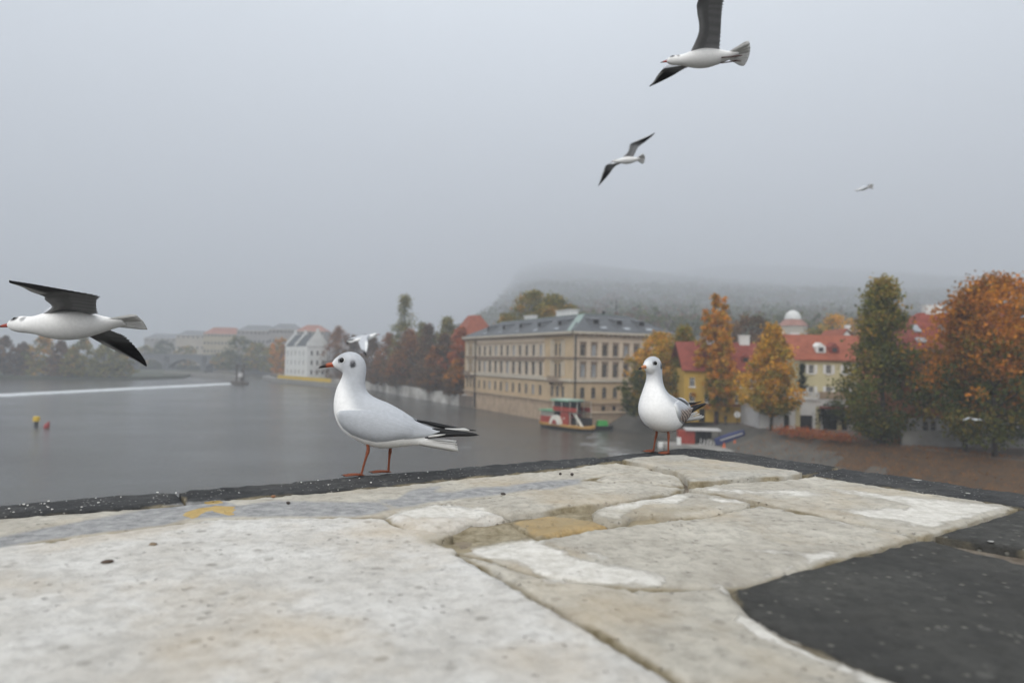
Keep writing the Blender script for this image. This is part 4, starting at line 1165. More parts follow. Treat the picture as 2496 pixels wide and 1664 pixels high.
for i, (px, ytop, Y, rad, shp, pl, lb_) in enumerate(emb):
    p = at(px, ytop, Y)
    tree(lb_, (p.x, Y, GZ), p.z - GZ, rad, shp, pl, 0.62, 190, 36, 0.02, 80 + i, 'embankment_tree', None, 'brown' if i > 0 else None, 7)
# left island and far banks
left = [(12, 822, 345, 9, 'brown'), (58, 838, 352, 8, 'brown'), (108, 812, 350, 8.5, 'olive'), (150, 832, 338, 7, 'brown'), (205, 826, 352, 9, 'olive'), (255, 840, 345, 8, 'poplar'), (292, 846, 356, 7, 'olive'), (-40, 815, 350, 9, 'brown'), (178, 850, 335, 6, 'olive')]
ll = ['brown tree at the near end of the misty island', 'dull brown tree between two others on the misty island', 'tree with orange tinted top on the misty island', 'thin brown tree next to the orange tinted one', 'broad olive tree on the misty island', 'pale green tree near the island tip', 'low olive tree on the island tip', 'brown tree behind the flying gull beak', 'low olive tree at the island waterside']
for i, (px, ytop, Y, rad, pl) in enumerate(left):
    p = at(px, ytop, Y)
    tree(ll[i], (p.x, Y, 1.2), p.z - 1.2, rad, 'bush', 'gold' if i == 2 else pl, 1.0, 130, 26, 0.02, 120 + i, 'island_tree', None, 'olive' if i == 2 else None, 5, p2b=-0.45)
fart = [(398, 832, 590, 11, 'dark green misty tree beside the arched bridge'), (355, 845, 600, 10, 'misty tree behind the arched bridge end'), (455, 846, 590, 10, 'low misty tree above the bridge arches'), (586, 822, 500, 13, 'large round misty tree before the far town blocks'), (628, 838, 490, 10, 'misty tree beside the large round one'), (668, 842, 470, 8, 'misty tree at the left edge of the white mill building'), (685, 826, 400, 6, 'small orange tree left of the white mill building'), (545, 860, 520, 8, 'low misty tree at the bridge abutment')]
for i, (px, ytop, Y, rad, lb_) in enumerate(fart):
    p = at(px, ytop, Y)
    tree(lb_, (p.x, Y, 2.5), max(6, p.z - 2.5), rad, 'round', 'orange' if i == 6 else ('green' if i in (0, 3) else 'olive'), 1.4, 100, 22, 0.02, 140 + i, 'far_tree', None, None, 4)
# wooded hillside: one mass
rng = np.random.default_rng(5)
P_ = []; Cc = []
for k in range(5600):
    Y = 380 + 3720 * rng.uniform(0, 1) ** 1.5; x = rng.uniform(-140, Y * 0.85 + 60)
    z = hill_z(x, Y)
    if z < 8: continue
    n_ = 22
    h_ = rng.uniform(7, 13)
    sz_ = 2.6 + Y * 0.0022
    P_.append(np.array([x, Y, z + h_ * 0.5]) + rng.normal(size=(n_, 3)) * np.array([sz_, sz_, h_ * 0.26]))
    Cc.append(np.repeat(np.array([PAL[['brown', 'green', 'green'][rng.integers(3)]][rng.integers(3)]]), n_, axis=0))
wood_ = link('hillside_wood', quads_mesh('hillside_wood', np.concatenate(P_), 0, 4.2, np.concatenate(Cc), M['leaf'], rng))
tag(wood_, 'wooded hillside fading into fog behind the palace', 'wood', kind='stuff')
# fallen leaves on the bank
n_ = 9000
ii = rng.integers(3, len(WL) - 2, n_); s1 = rng.uniform(0, 1, n_); s2 = rng.uniform(0.1, 1.45, n_)
wl = np.array(WL); tl = np.array(TLN)
A_ = wl[ii] * (1 - s1)[:, None] + wl[ii + 1] * s1[:, None]; B_ = tl[ii] * (1 - s1)[:, None] + tl[ii + 1] * s1[:, None]
Q_ = A_ * (1 - s2)[:, None] + B_ * s2[:, None]
zz = np.where(s2 < 1, -0.6 + (GZ + 0.62) * s2 ** 0.8, GZ) + 0.14
lf = link('fallen_leaves', quads_mesh('fallen_leaves', np.column_stack([Q_, zz]), 0, 0.16, np.array(PAL['rust'])[rng.choice(4, n_)], M['leaf'], rng))
tag(lf, 'rust brown fallen leaves scattered over the river bank', 'leaves', kind='stuff')

# ------------------------------------------------------------------ haze
hz = bpy.data.materials.new('mist')
hz.use_nodes = True
t_ = hz.node_tree; t_.nodes.clear()
ho = t_.nodes.new('ShaderNodeOutputMaterial'); pv = t_.nodes.new('ShaderNodeVolumePrincipled')
pv.inputs['Color'].default_value = (0.76, 0.785, 0.83, 1)
pv.inputs['Density'].default_value = HAZE_DENSITY
pv.inputs['Anisotropy'].default_value = 0.0
t_.links.new(pv.outputs[0], ho.inputs['Volume'])
hb = MB().box(-3640, 3640, -260, 4360, -6, 700).obj('haze', hz)
tag(hb, 'pale river mist filling the air', 'mist', kind='stuff')

# ------------------------------------------------------------------ stone parapet in the foreground
def nb(x, y): return (1000 + x / 1.5722, 1080 + y / 1.5722)
def na(x, y): return (x / 1.8816, 1080 + y / 1.8816)
def nc(x, y): return (640 + x / 3.36, 1080 + y / 3.36)
def conv(fn, pts): return [fn(*p) for p in pts]
def poly_dist(px, py, poly):
    """signed pixel distance, positive inside"""
    px = np.asarray(px); py = np.asarray(py); n = len(poly)
    d = np.full(px.shape, 1e9); ins = np.zeros(px.shape, bool)
    for i in range(n):
        (x1, y1), (x2, y2) = poly[i], poly[(i + 1) % n]
        ex, ey = x2 - x1, y2 - y1
        t = np.clip(((px - x1) * ex + (py - y1) * ey) / (ex * ex + ey * ey + 1e-9), 0, 1)
        d = np.minimum(d, np.hypot(px - x1 - t * ex, (py - y1 - t * ey) * 2.2))
        c = ((y1 > py) != (y2 > py)) & (px < (x2 - x1) * (py - y1) / (y2 - y1 + 1e-12) + x1)
        ins ^= c
    return np.where(ins, d, -d)

WHITE = [conv(nb, p) for p in [
    [(690, 255), (760, 232), (1000, 190), (1060, 185), (1310, 218), (1290, 237), (1180, 235), (1110, 200), (1010, 245), (930, 235), (860, 260), (800, 300), (700, 290)],
    [(1090, 190), (1150, 160), (1330, 175), (1480, 165), (1640, 200), (1500, 210), (1320, 200)],
    [(1480, 160), (1700, 175), (2050, 210), (2330, 240), (2000, 330), (1760, 290), (1600, 250), (1900, 240), (1700, 205)],
    [(190, 395), (480, 350), (600, 335), (610, 350), (520, 375), (650, 430), (950, 495), (1030, 510), (960, 555), (780, 545), (520, 545), (430, 470), (250, 440)],
    [(650, 410), (720, 410), (790, 440), (740, 450), (660, 430)],
    [(1060, 600), (1110, 600), (1160, 640), (1210, 670), (1180, 695), (1120, 680), (1150, 650), (1080, 625)],
    [(1050, 510), (1220, 545), (1300, 660), (1450, 745), (1650, 835), (1890, 925), (2400, 1140), (2200, 1140), (1650, 880), (1330, 750), (1230, 680), (1270, 620), (1160, 560)],
    [(1240, 410), (1400, 400), (1480, 415), (1600, 400), (1680, 420), (1500, 480), (1300, 530), (1500, 440), (1380, 425)],
    [(1400, 240), (1520, 262), (1950, 352), (1900, 365), (1600, 300)],
    [(700, 620), (770, 660), (740, 670)], [(520, 550), (600, 570), (580, 585)], [(840, 560), (890, 570), (870, 585)], [(1340, 318), (1440, 322), (1400, 335)],
    [(1200, 362), (1250, 366), (1220, 378)],
    [(100, 225), (300, 245), (380, 270), (250, 300), (100, 290), (20, 300), (-100, 260)],
    [(440, 180), (520, 172), (500, 185)], [(620, 180), (700, 175), (660, 188)]]] + [
    conv(nc, [(1420, 460), (1620, 455), (1600, 480), (1450, 490)]), conv(nc, [(1700, 590), (1960, 560), (2000, 585), (1700, 650), (1500, 680), (1400, 690)]),
    conv(nc, [(1750, 880), (2000, 870), (2352, 780), (2352, 1000), (2000, 930)])]
GREY = [conv(na, [(-200, 470), (0, 428), (250, 380), (520, 330), (760, 285), (860, 270), (1020, 262), (1180, 315), (1100, 335), (850, 345), (750, 375), (420, 415), (100, 460), (-200, 520)]),
        conv(nc, [(940, 465), (1100, 455), (1220, 380), (1440, 348), (1460, 360), (1380, 400), (1560, 400), (1750, 362), (2000, 350), (2200, 318), (2600, 290), (2600, 330), (2352, 375), (2200, 380), (1900, 425), (1400, 475), (1250, 510), (1100, 530)]),
        conv(nc, [(-300, 520), (100, 470), (600, 480), (950, 480), (1060, 540), (800, 600), (500, 600), (150, 600), (-200, 600)])]
YEL = [conv(na, [(830, 325), (900, 300), (990, 286), (1080, 290), (1072, 335), (1030, 322), (960, 306), (890, 345)]), conv(na, [(930, 272), (1010, 262), (1030, 270), (960, 282)])]
MOSS = [conv(nb, [(-20, 340), (150, 330), (390, 290), (600, 250), (760, 235), (900, 235), (1200, 225), (1180, 260), (1000, 290), (760, 320), (600, 345), (480, 365), (200, 415), (40, 400)]),
        conv(nb, [(1790, 308), (1960, 350), (1900, 352), (1800, 330)]), conv(nb, [(900, 100), (1050, 135), (1070, 170), (1300, 160), (1520, 128), (1450, 140), (1120, 180), (1020, 165)])]

def stone_mat(name, base, base2, speck=0.0, dark=False, rough=0.85, spc=(0.55, 0.54, 0.5), vs=85):
    m = bpy.data.materials.new(name)
    t, p = nodes(m)
    N = t.nodes.new; K = t.links.new
    g = N('ShaderNodeNewGeometry'); a = N('ShaderNodeAttribute'); a.attribute_name = 'Col'
    sp = N('ShaderNodeSeparateColor'); K(a.outputs['Color'], sp.inputs[0])
    def nz(scale, det=6, ro=0.62):
        n = N('ShaderNodeTexNoise'); n.inputs['Scale'].default_value = scale; n.inputs['Detail'].default_value = det; n.inputs['Roughness'].default_value = ro
        K(g.outputs['Position'], n.inputs['Vector']); return n
    def rmp(src, p0, p1, c0, c1):
        r = N('ShaderNodeValToRGB'); r.color_ramp.elements[0].position = p0; r.color_ramp.elements[1].position = p1
        r.color_ramp.elements[0].color = (*c0, 1); r.color_ramp.elements[1].color = (*c1, 1); K(src, r.inputs['Fac']); return r
    def mixc(fac, A, B):
        x = N('ShaderNodeMix'); x.data_type = 'RGBA'
        K(fac, x.inputs['Factor']) if not isinstance(fac, float) else setattr(x.inputs['Factor'], 'default_value', fac)
        for s_, v in (('A', A), ('B', B)):
            if isinstance(v, tuple): x.inputs[s_].default_value = (*v, 1)
            else: K(v, x.inputs[s_])
        return x.outputs['Result']
    n1, n2, n3, n4 = nz(7, 8), nz(40, 8, 0.7), nz(190, 5, 0.7), nz(26, 9, 0.72)
    c = rmp(n1.outputs['Fac'], 0.36, 0.66, base, base2).outputs['Color']
    f2 = rmp(n2.outputs['Fac'], 0.44, 0.66, (0, 0, 0), (1, 1, 1)).outputs['Color']
    dk = tuple(b * (0.6 if not dark else 0.55) for b in base)
    fm = N('ShaderNodeMath'); fm.operation = 'MULTIPLY'; fm.inputs[1].default_value = 0.6; K(f2, fm.inputs[0])
    c = mixc(fm.outputs[0], c, dk)
    # fine dark pits / pale grains
    v = N('ShaderNodeTexVoronoi'); v.inputs['Scale'].default_value = 62 if not dark else vs; v.inputs['Randomness'].default_value = 1; K(g.outputs['Position'], v.inputs['Vector'])
    vr = rmp(v.outputs['Distance'], 0.10, 0.22, (1, 1, 1), (0, 0, 0)).outputs['Color']
    gate = rmp(nz(12, 3).outputs['Fac'], 0.44, 0.56, (0, 0, 0), (1, 1, 1)).outputs['Color']
    vm_ = N('ShaderNodeMath'); vm_.operation = 'MULTIPLY'; K(vr, vm_.inputs[0]); K(gate, vm_.inputs[1])
    vk = N('ShaderNodeMath'); vk.operation = 'MULTIPLY'; vk.inputs[1].default_value = 0.85 if speck else 0.5; K(vm_.outputs[0], vk.inputs[0])
    c = mixc(vk.outputs[0], c, spc if dark else (0.17, 0.155, 0.14))
    v2 = N('ShaderNodeTexVoronoi'); v2.inputs['Scale'].default_value = 21; K(g.outputs['Position'], v2.inputs['Vector'])
    wob = N('ShaderNodeMath'); wob.operation = 'MULTIPLY_ADD'; wob.inputs[1].default_value = 0.35; K(n4.outputs['Fac'], wob.inputs[0]); K(v2.outputs['Distance'], wob.inputs[2])
    bl = rmp(wob.outputs[0], 0.27, 0.36, (1, 1, 1), (0, 0, 0)).outputs['Color']
    blm = N('ShaderNodeMath'); blm.operation = 'MULTIPLY'; blm.inputs[1].default_value = 0.55; K(bl, blm.inputs[0])
    c = mixc(blm.outputs[0], c, (0.16, 0.155, 0.14) if dark else (0.24, 0.22, 0.19))
    # warm staining
    wst = rmp(nz(3.3, 6).outputs['Fac'], 0.49, 0.70, (0, 0, 0), (1, 1, 1)).outputs['Color']
    wf = N('ShaderNodeMath'); wf.operation = 'MULTIPLY'; wf.inputs[1].default_value = 0.5 if not dark else 0.12; K(wst, wf.inputs[0])
    c = mixc(wf.outputs[0], c, (0.47, 0.36, 0.22) if not dark else (0.2, 0.18, 0.14))
    def patch(chan, k, col_a, col_b, ns, c, soft=0.10):
        ad = N('ShaderNodeMath'); ad.operation = 'MULTIPLY_ADD'; ad.inputs[1].default_value = k; K(ns.outputs['Fac'], ad.inputs[0]); K(chan, ad.inputs[2])
        th = rmp(ad.outputs[0], 0.5 + k / 2 - soft, 0.5 + k / 2 + soft, (0, 0, 0), (1, 1, 1)).outputs['Color']
        pc = rmp(n2.outputs['Fac'], 0.35, 0.65, col_a, col_b).outputs['Color']
        return mixc(th, c, pc), th
    # channels hold 0..0.5 ramps so that the ramp threshold stays inside 0..1
    c, _ = patch(sp.outputs[1], 0.6, (0.22, 0.22, 0.22), (0.40, 0.395, 0.385), n4, c, 0.16)
    c, tw = patch(sp.outputs[0], 0.85, (0.52, 0.49, 0.43), (0.76, 0.73, 0.67), n4, c, 0.07)
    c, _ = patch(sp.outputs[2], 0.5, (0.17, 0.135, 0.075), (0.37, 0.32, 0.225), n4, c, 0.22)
    c, _ = patch(a.outputs['Alpha'], 0.3, (0.42, 0.29, 0.10), (0.52, 0.38, 0.17), n4, c, 0.04)
    K(c, p.inputs['Base Color'])
    p.inputs['Roughness'].default_value = rough; p.inputs['Specular IOR Level'].default_value = 0.25
    b = N('ShaderNodeBump'); b.inputs['Strength'].default_value = 1.0; b.inputs['Distance'].default_value = 0.012 if dark else 0.007
    s1 = N('ShaderNodeMath'); s1.operation = 'MULTIPLY_ADD'; s1.inputs[1].default_value = 0.35; K(n3.outputs['Fac'], s1.inputs[0]); K(n2.outputs['Fac'], s1.inputs[2])
    s2_ = N('ShaderNodeMath'); s2_.operation = 'MULTIPLY_ADD'; s2_.inputs[1].default_value = -0.5; K(vm_.outputs[0], s2_.inputs[0]); K(s1.outputs[0], s2_.inputs[2])
    s3 = N('ShaderNodeMath'); s3.operation = 'MULTIPLY_ADD'; s3.inputs[1].default_value = 0.3; K(tw, s3.inputs[0]); K(s2_.outputs[0], s3.inputs[2])
    K(s3.outputs[0], b.inputs['Height']); K(b.outputs[0], p.inputs['Normal'])
    return m

ST_W = stone_mat('pale_limestone', (0.56, 0.53, 0.48), (0.70, 0.68, 0.64))
ST_B = stone_mat('beige_sandstone', (0.41, 0.375, 0.315), (0.57, 0.535, 0.46))
ST_G = stone_mat('grey_beige_sandstone', (0.40, 0.38, 0.33), (0.50, 0.47, 0.41))
ST_D = stone_mat('dark_rim_stone', (0.038, 0.039, 0.04), (0.085, 0.085, 0.085), 1, True)
ST_K = stone_mat('dark_grey_slab', (0.055, 0.054, 0.05), (0.09, 0.088, 0.08), 1, True, 0.85, (0.26, 0.25, 0.215), 48)
ST_M = stone_mat('mossy_bedding', (0.30, 0.25, 0.16), (0.45, 0.40, 0.30))
ST_Y = stone_mat('ochre_rubble', (0.42, 0.29, 0.13), (0.52, 0.39, 0.21))

def slab(name, poly, m, parent, z=0.0, thick=0.05, step=0.013, amp=0.0018, edge=0.004, edge_noise=0.0035, seed=0.0, round_=0.006, moss=0.45):
    if edge > 0: edge *= 1.15; round_ *= 1.0
    """one stone: outline roughened, top triangulated with inner points, edges rounded, skirt below"""
    w = [gnd(px, py, TOP) for px, py in poly]
    w = [Vector((p.x, p.y)) for p in w]
    out = []
    for i in range(len(w)):
        a, b = w[i], w[(i + 1) % len(w)]
        n = max(1, int((b - a).length / step))
        nn = Vector((-(b - a).y, (b - a).x)).normalized() if (b - a).length > 0 else Vector((0, 0))
        for k in range(n):
            q = a.lerp(b, k / n)
            o_ = noise.noise(Vector((q.x * 30, q.y * 30, seed))) * edge_noise + noise.noise(Vector((q.x * 110, q.y * 110, seed + 4))) * edge_noise * 0.5
            out.append(q + nn * o_)
    xs = [p.x for p in out]; ys = [p.y for p in out]
    ox = np.array(xs); oy = np.array(ys)
    gx, gy = np.meshgrid(np.arange(min(xs), max(xs), step), np.arange(min(ys), max(ys), step))
    gx = gx.ravel() + RNG.uniform(-0.3, 0.3, gx.size) * step; gy = gy.ravel() + RNG.uniform(-0.3, 0.3, gy.size) * step
    # signed distance to the outline in metres
    ins = np.zeros(gx.shape, bool)
    x1, y1 = ox, oy; x2, y2 = np.roll(ox, -1), np.roll(oy, -1)
    dmin = np.full(gx.shape, 9.0)
    for i in range(len(ox)):
        c = ((y1[i] > gy) != (y2[i] > gy)) & (gx < (x2[i] - x1[i]) * (gy - y1[i]) / (y2[i] - y1[i] + 1e-15) + x1[i])
        ins ^= c
        dmin = np.minimum(dmin, np.hypot(gx - x1[i], gy - y1[i]))
    keep = ins & (dmin > step * 0.55)
    pts = out + [Vector((x, y)) for x, y in zip(gx[keep], gy[keep])]
    res = delaunay_2d_cdt(pts, [], [list(range(len(out)))], 1, 1e-7)
    V2 = np.array([(v.x, v.y) for v in res[0]])
    d = np.full(len(V2), 9.0)
    for i in range(len(ox)):
        ex, ey = x2[i] - x1[i], y2[i] - y1[i]
        t = np.clip(((V2[:, 0] - x1[i]) * ex + (V2[:, 1] - y1[i]) * ey) / (ex * ex + ey * ey + 1e-15), 0, 1)
        d = np.minimum(d, np.hypot(V2[:, 0] - x1[i] - t * ex, V2[:, 1] - y1[i] - t * ey))
    zz = []
    for (x, y), dd in zip(V2, d):
        h_ = noise.noise(Vector((x * 9, y * 9, seed))) * amp * 1.6 + noise.noise(Vector((x * 34, y * 34, seed + 9))) * amp
        e_ = max(0.0, 1 - dd / round_) if round_ > 0 else 0
        zz.append(TOP + z + h_ - edge * e_ * e_)
    verts = [(x, y, q) for (x, y), q in zip(V2, zz)]
    fs = [tuple(f) for f in res[2]]
    n0 = len(verts); k = len(out)
    near = {}
    for i, p in enumerate(out):
        j = int(np.argmin((V2[:, 0] - p.x) ** 2 + (V2[:, 1] - p.y) ** 2)); near[i] = j
    verts += [(p.x, p.y, TOP + z - thick) for p in out]
    fs += [(near[i], near[(i + 1) % k], n0 + (i + 1) % k, n0 + i) for i in range(k) if near[i] != near[(i + 1) % k]]
    me = pymesh(name, verts, fs, m, sm=True)
    o = link(name, me, parent)
    pr = np.array([to_px(Vector(v)) for v in verts])
    def chan(polys, soft=26.0):
        r_ = np.zeros(len(verts))
        for pl in polys:
            r_ = np.maximum(r_, np.clip(0.5 + poly_dist(pr[:, 0], pr[:, 1], pl) / soft, 0, 1))
        return r_
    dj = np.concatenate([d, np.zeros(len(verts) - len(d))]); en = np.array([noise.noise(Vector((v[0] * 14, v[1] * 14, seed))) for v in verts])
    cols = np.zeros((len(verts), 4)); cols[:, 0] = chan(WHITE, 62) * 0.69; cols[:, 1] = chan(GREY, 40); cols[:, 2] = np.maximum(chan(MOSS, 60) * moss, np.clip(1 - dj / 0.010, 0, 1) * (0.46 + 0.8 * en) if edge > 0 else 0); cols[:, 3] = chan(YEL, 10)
    set_col(me, cols)
    return o

par = thing('bridge_parapet', 'weathered stone bridge parapet top with dark rim and pale slabs', 'parapet', (0, 0, 0))
# rim stones
rimA = [(-420, 1256), (0, 1226), (428, 1194.5), (449, 1222), (0, 1255), (-420, 1290)]
rimB = [(437, 1194), (640, 1178), (997, 1146), (1340, 1119), (1449, 1110.5), (1503, 1122), (1445, 1128), (1340, 1140.5), (997, 1173.5), (640, 1205), (458, 1221.5)]
rimC = [(1456, 1110), (1570, 1100), (1640, 1092.5), (1696, 1089.5), (1781, 1097.5), (1951, 1122.5), (2044, 1136), (1962, 1153), (1815, 1131), (1713, 1118.5), (1641, 1109), (1560, 1115), (1510, 1121)]
rimD = [(2050, 1137), (2250, 1165), (2496, 1200), (2900, 1257), (2900, 1290), (2488, 1231), (2200, 1189), (1968, 1154)]
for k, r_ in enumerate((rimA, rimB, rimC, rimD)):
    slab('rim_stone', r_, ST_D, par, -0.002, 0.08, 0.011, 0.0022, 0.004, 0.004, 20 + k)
joint_c = (0.62, 0.58, 0.5)
S3 = [(-420, 1293), (0, 1257.5), (452, 1225), (640, 1207.5), (997, 1176), (1340, 1143), (1445, 1131), (1503, 1124), (1588, 1139)] + conv(nb, [(880, 104), (800, 112), (700, 128), (640, 142), (560, 152)]) + conv(nc, [(2210, 372), (1900, 425), (1450, 482), (1000, 580), (620, 592), (200, 592)]) + conv(na, [(1180, 334), (850, 354), (500, 404), (0, 462)]) + [(-420, 1372)]
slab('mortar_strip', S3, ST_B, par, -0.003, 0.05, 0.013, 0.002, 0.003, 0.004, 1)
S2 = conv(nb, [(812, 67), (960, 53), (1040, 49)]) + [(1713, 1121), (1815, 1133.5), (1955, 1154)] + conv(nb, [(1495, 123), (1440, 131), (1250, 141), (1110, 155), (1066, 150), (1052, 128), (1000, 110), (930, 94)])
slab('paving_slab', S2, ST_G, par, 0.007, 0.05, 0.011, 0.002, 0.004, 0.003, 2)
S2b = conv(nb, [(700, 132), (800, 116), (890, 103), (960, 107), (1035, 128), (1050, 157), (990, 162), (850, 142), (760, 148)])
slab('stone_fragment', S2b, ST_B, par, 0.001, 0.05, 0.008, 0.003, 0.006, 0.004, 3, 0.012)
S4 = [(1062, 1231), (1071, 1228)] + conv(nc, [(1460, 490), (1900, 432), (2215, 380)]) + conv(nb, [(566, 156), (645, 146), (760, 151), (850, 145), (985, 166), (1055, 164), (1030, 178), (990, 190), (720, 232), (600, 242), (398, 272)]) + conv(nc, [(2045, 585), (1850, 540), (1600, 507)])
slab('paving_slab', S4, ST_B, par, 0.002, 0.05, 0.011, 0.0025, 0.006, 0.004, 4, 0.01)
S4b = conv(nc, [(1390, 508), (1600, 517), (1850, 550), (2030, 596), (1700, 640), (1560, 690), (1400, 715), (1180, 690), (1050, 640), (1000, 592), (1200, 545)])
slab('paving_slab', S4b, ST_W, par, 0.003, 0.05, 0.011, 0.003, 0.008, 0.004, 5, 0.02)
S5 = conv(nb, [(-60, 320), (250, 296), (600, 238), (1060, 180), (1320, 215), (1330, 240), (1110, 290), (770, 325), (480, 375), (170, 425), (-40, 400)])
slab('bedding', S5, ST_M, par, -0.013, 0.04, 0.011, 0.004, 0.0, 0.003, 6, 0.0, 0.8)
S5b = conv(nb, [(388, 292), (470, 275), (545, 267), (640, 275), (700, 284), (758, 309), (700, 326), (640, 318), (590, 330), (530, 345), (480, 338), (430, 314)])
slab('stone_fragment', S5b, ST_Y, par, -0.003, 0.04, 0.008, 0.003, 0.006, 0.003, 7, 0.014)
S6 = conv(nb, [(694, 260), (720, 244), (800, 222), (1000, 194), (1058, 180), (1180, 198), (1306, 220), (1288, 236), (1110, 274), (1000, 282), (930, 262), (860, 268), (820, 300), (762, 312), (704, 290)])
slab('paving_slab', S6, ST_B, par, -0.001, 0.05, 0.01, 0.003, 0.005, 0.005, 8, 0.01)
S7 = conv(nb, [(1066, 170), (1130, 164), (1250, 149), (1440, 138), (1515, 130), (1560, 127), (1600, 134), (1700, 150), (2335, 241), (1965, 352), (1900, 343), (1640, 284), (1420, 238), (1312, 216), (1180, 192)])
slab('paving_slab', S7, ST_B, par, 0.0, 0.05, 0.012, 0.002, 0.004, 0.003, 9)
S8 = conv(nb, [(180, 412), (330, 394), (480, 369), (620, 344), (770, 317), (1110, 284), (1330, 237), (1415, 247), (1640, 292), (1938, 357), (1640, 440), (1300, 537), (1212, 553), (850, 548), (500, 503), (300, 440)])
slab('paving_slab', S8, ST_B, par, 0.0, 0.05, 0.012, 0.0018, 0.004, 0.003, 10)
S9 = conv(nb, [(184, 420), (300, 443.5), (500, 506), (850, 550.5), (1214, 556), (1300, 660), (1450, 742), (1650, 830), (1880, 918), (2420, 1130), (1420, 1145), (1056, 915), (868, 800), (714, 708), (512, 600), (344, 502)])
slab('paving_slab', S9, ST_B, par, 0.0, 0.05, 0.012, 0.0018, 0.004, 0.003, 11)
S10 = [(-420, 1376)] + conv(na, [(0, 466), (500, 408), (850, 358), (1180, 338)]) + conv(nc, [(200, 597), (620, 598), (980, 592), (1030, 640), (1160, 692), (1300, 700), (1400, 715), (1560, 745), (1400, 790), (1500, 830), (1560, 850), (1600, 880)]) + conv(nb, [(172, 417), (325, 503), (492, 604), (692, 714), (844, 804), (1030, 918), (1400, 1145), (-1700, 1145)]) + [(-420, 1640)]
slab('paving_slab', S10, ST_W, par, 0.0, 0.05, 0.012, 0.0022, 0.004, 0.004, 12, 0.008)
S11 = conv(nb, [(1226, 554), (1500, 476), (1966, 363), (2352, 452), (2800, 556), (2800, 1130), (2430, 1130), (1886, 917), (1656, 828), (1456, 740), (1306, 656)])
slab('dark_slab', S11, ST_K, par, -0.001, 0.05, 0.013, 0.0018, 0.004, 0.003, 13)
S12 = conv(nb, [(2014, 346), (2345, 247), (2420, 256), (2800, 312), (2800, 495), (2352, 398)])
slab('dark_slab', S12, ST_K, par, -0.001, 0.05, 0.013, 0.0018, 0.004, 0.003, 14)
BED = [(-430, 1268), (0, 1235), (640, 1187), (1340, 1126), (1650, 1099), (1781, 1105), (2044, 1141), (2496, 1207), (2905, 1264), (2905, 1790), (-430, 1790)]
M['mortar'] = stone_mat('joint_mortar', (0.13, 0.105, 0.08), (0.36, 0.31, 0.25))
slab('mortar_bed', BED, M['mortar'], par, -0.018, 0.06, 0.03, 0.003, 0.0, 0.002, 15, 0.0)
# the pier that carries it
oute = [gnd(px, py, TOP) for px, py in [(-420, 1258), (0, 1228), (640, 1180), (1340, 1121), (1570, 1102), (1696, 1091.5), (1781, 1099.5), (2044, 1138), (2496, 1202), (2900, 1259)]]
pl = [(p.x, p.y) for p in oute] + [(3.2, -0.6), (-3.0, -0.6)]
pl[0] = (pl[0][0] - 1.0, pl[0][1] - 0.6)
MB().prism(pl, -2.0, TOP - 0.07).obj('pier_wall', M['quay'], par)
# pebbles and bits lying on the stones
M['pebble'] = mat('dark_pebble', (0.06, 0.05, 0.045), 0.7, 0.3, 60)
M['splash'] = mat('chalky_splash', (0.36, 0.35, 0.33), 0.95, 0.4, 120)
M['crumb'] = mat('white_crumb', (0.72, 0.70, 0.66), 0.9, 0.1, 60)
def pebble(px, py, s, sz, m, label, z=0.0, grp=None):
    p = gnd(px, py, TOP)
    bm = bmesh.new(); bmesh.ops.create_icosphere(bm, subdivisions=2, radius=1.0)
    for v in bm.verts:
        v.co *= 1 + 0.25 * noise.noise(v.co * 1.7 + Vector((px, py, 0)))
        v.co = Vector((v.co.x * s, v.co.y * s * 0.75, v.co.z * s * sz))
    me = bpy.data.meshes.new('pebble'); bm.to_mesh(me); bm.free(); smooth(me)
    o = link('pebble', me, None, (p.x, p.y, TOP + z + s * sz * 0.45), random.uniform(0, 3), m)
    tag(o, label, 'pebble', grp)
x_, y_ = na(492, 545); pebble(x_, y_, 0.0085, 0.3, mat('brown_chip', (0.08, 0.055, 0.04), 0.8, 0.3, 60), 'flat brown chip on the big pale slab')
x_, y_ = na(702, 466); pebble(x_, y_, 0.0075, 0.35, mat('tan_chip', (0.2, 0.15, 0.1), 0.8, 0.3, 60), 'flat tan chip on the big pale slab near the grey strip')
x_, y_ = nb(575, 119); pebble(x_, y_, 0.0042, 0.8, M['pebble'], 'tiny black crumb on the beige strip by the rim')
x_, y_ = nb(620, 121); pebble(x_, y_, 0.0055, 0.7, M['pebble'], 'larger black crumb next to the tiny one on the beige strip')
x_, y_ = nc(210, 492); pebble(x_, y_, 0.005, 0.6, M['pebble'], 'black crumb on the pale strip near the gull')
x_, y_ = nc(88, 440); pebble(x_, y_, 0.005, 0.6, mat('rust_crumb', (0.25, 0.13, 0.07), 0.8, 0.2, 60), 'rusty crumb beside the dark rim')
x_, y_ = nc(2300 - 330, 418); pebble(x_, y_, 0.006, 0.5, M['pebble'], 'black crumb on the grey stain')
rr = random.Random(9)
for k in range(70):
    px = rr.uniform(0, 1150); y_o = 1226 - px * 0.0785; wdt = 27 - px * 0.004
    dens = rr.random()
    if px > 500 and rr.random() < 0.45: continue
    pebble(px, y_o + wdt * rr.uniform(0.15, 1.0), rr.uniform(0.0009, 0.0028), rr.uniform(0.3, 0.6), M['crumb'], 'white crumb on the dark rim stones', 0.0, 'white crumbs on the rim')

for k, (x_, y_, sz_, lb_) in enumerate([(1940, 140, 0.016, 'flat white splash on the right dark rim near its joint'), (2137, 191, 0.010, 'small flat white splash farther along the right dark rim'), (2225, 375, 0.008, 'tiny white splash on the dark slab')]):
    px_, py_ = nb(x_, y_)
    pebble(px_, py_, sz_ * 0.75, 0.05, M['splash'], lb_)
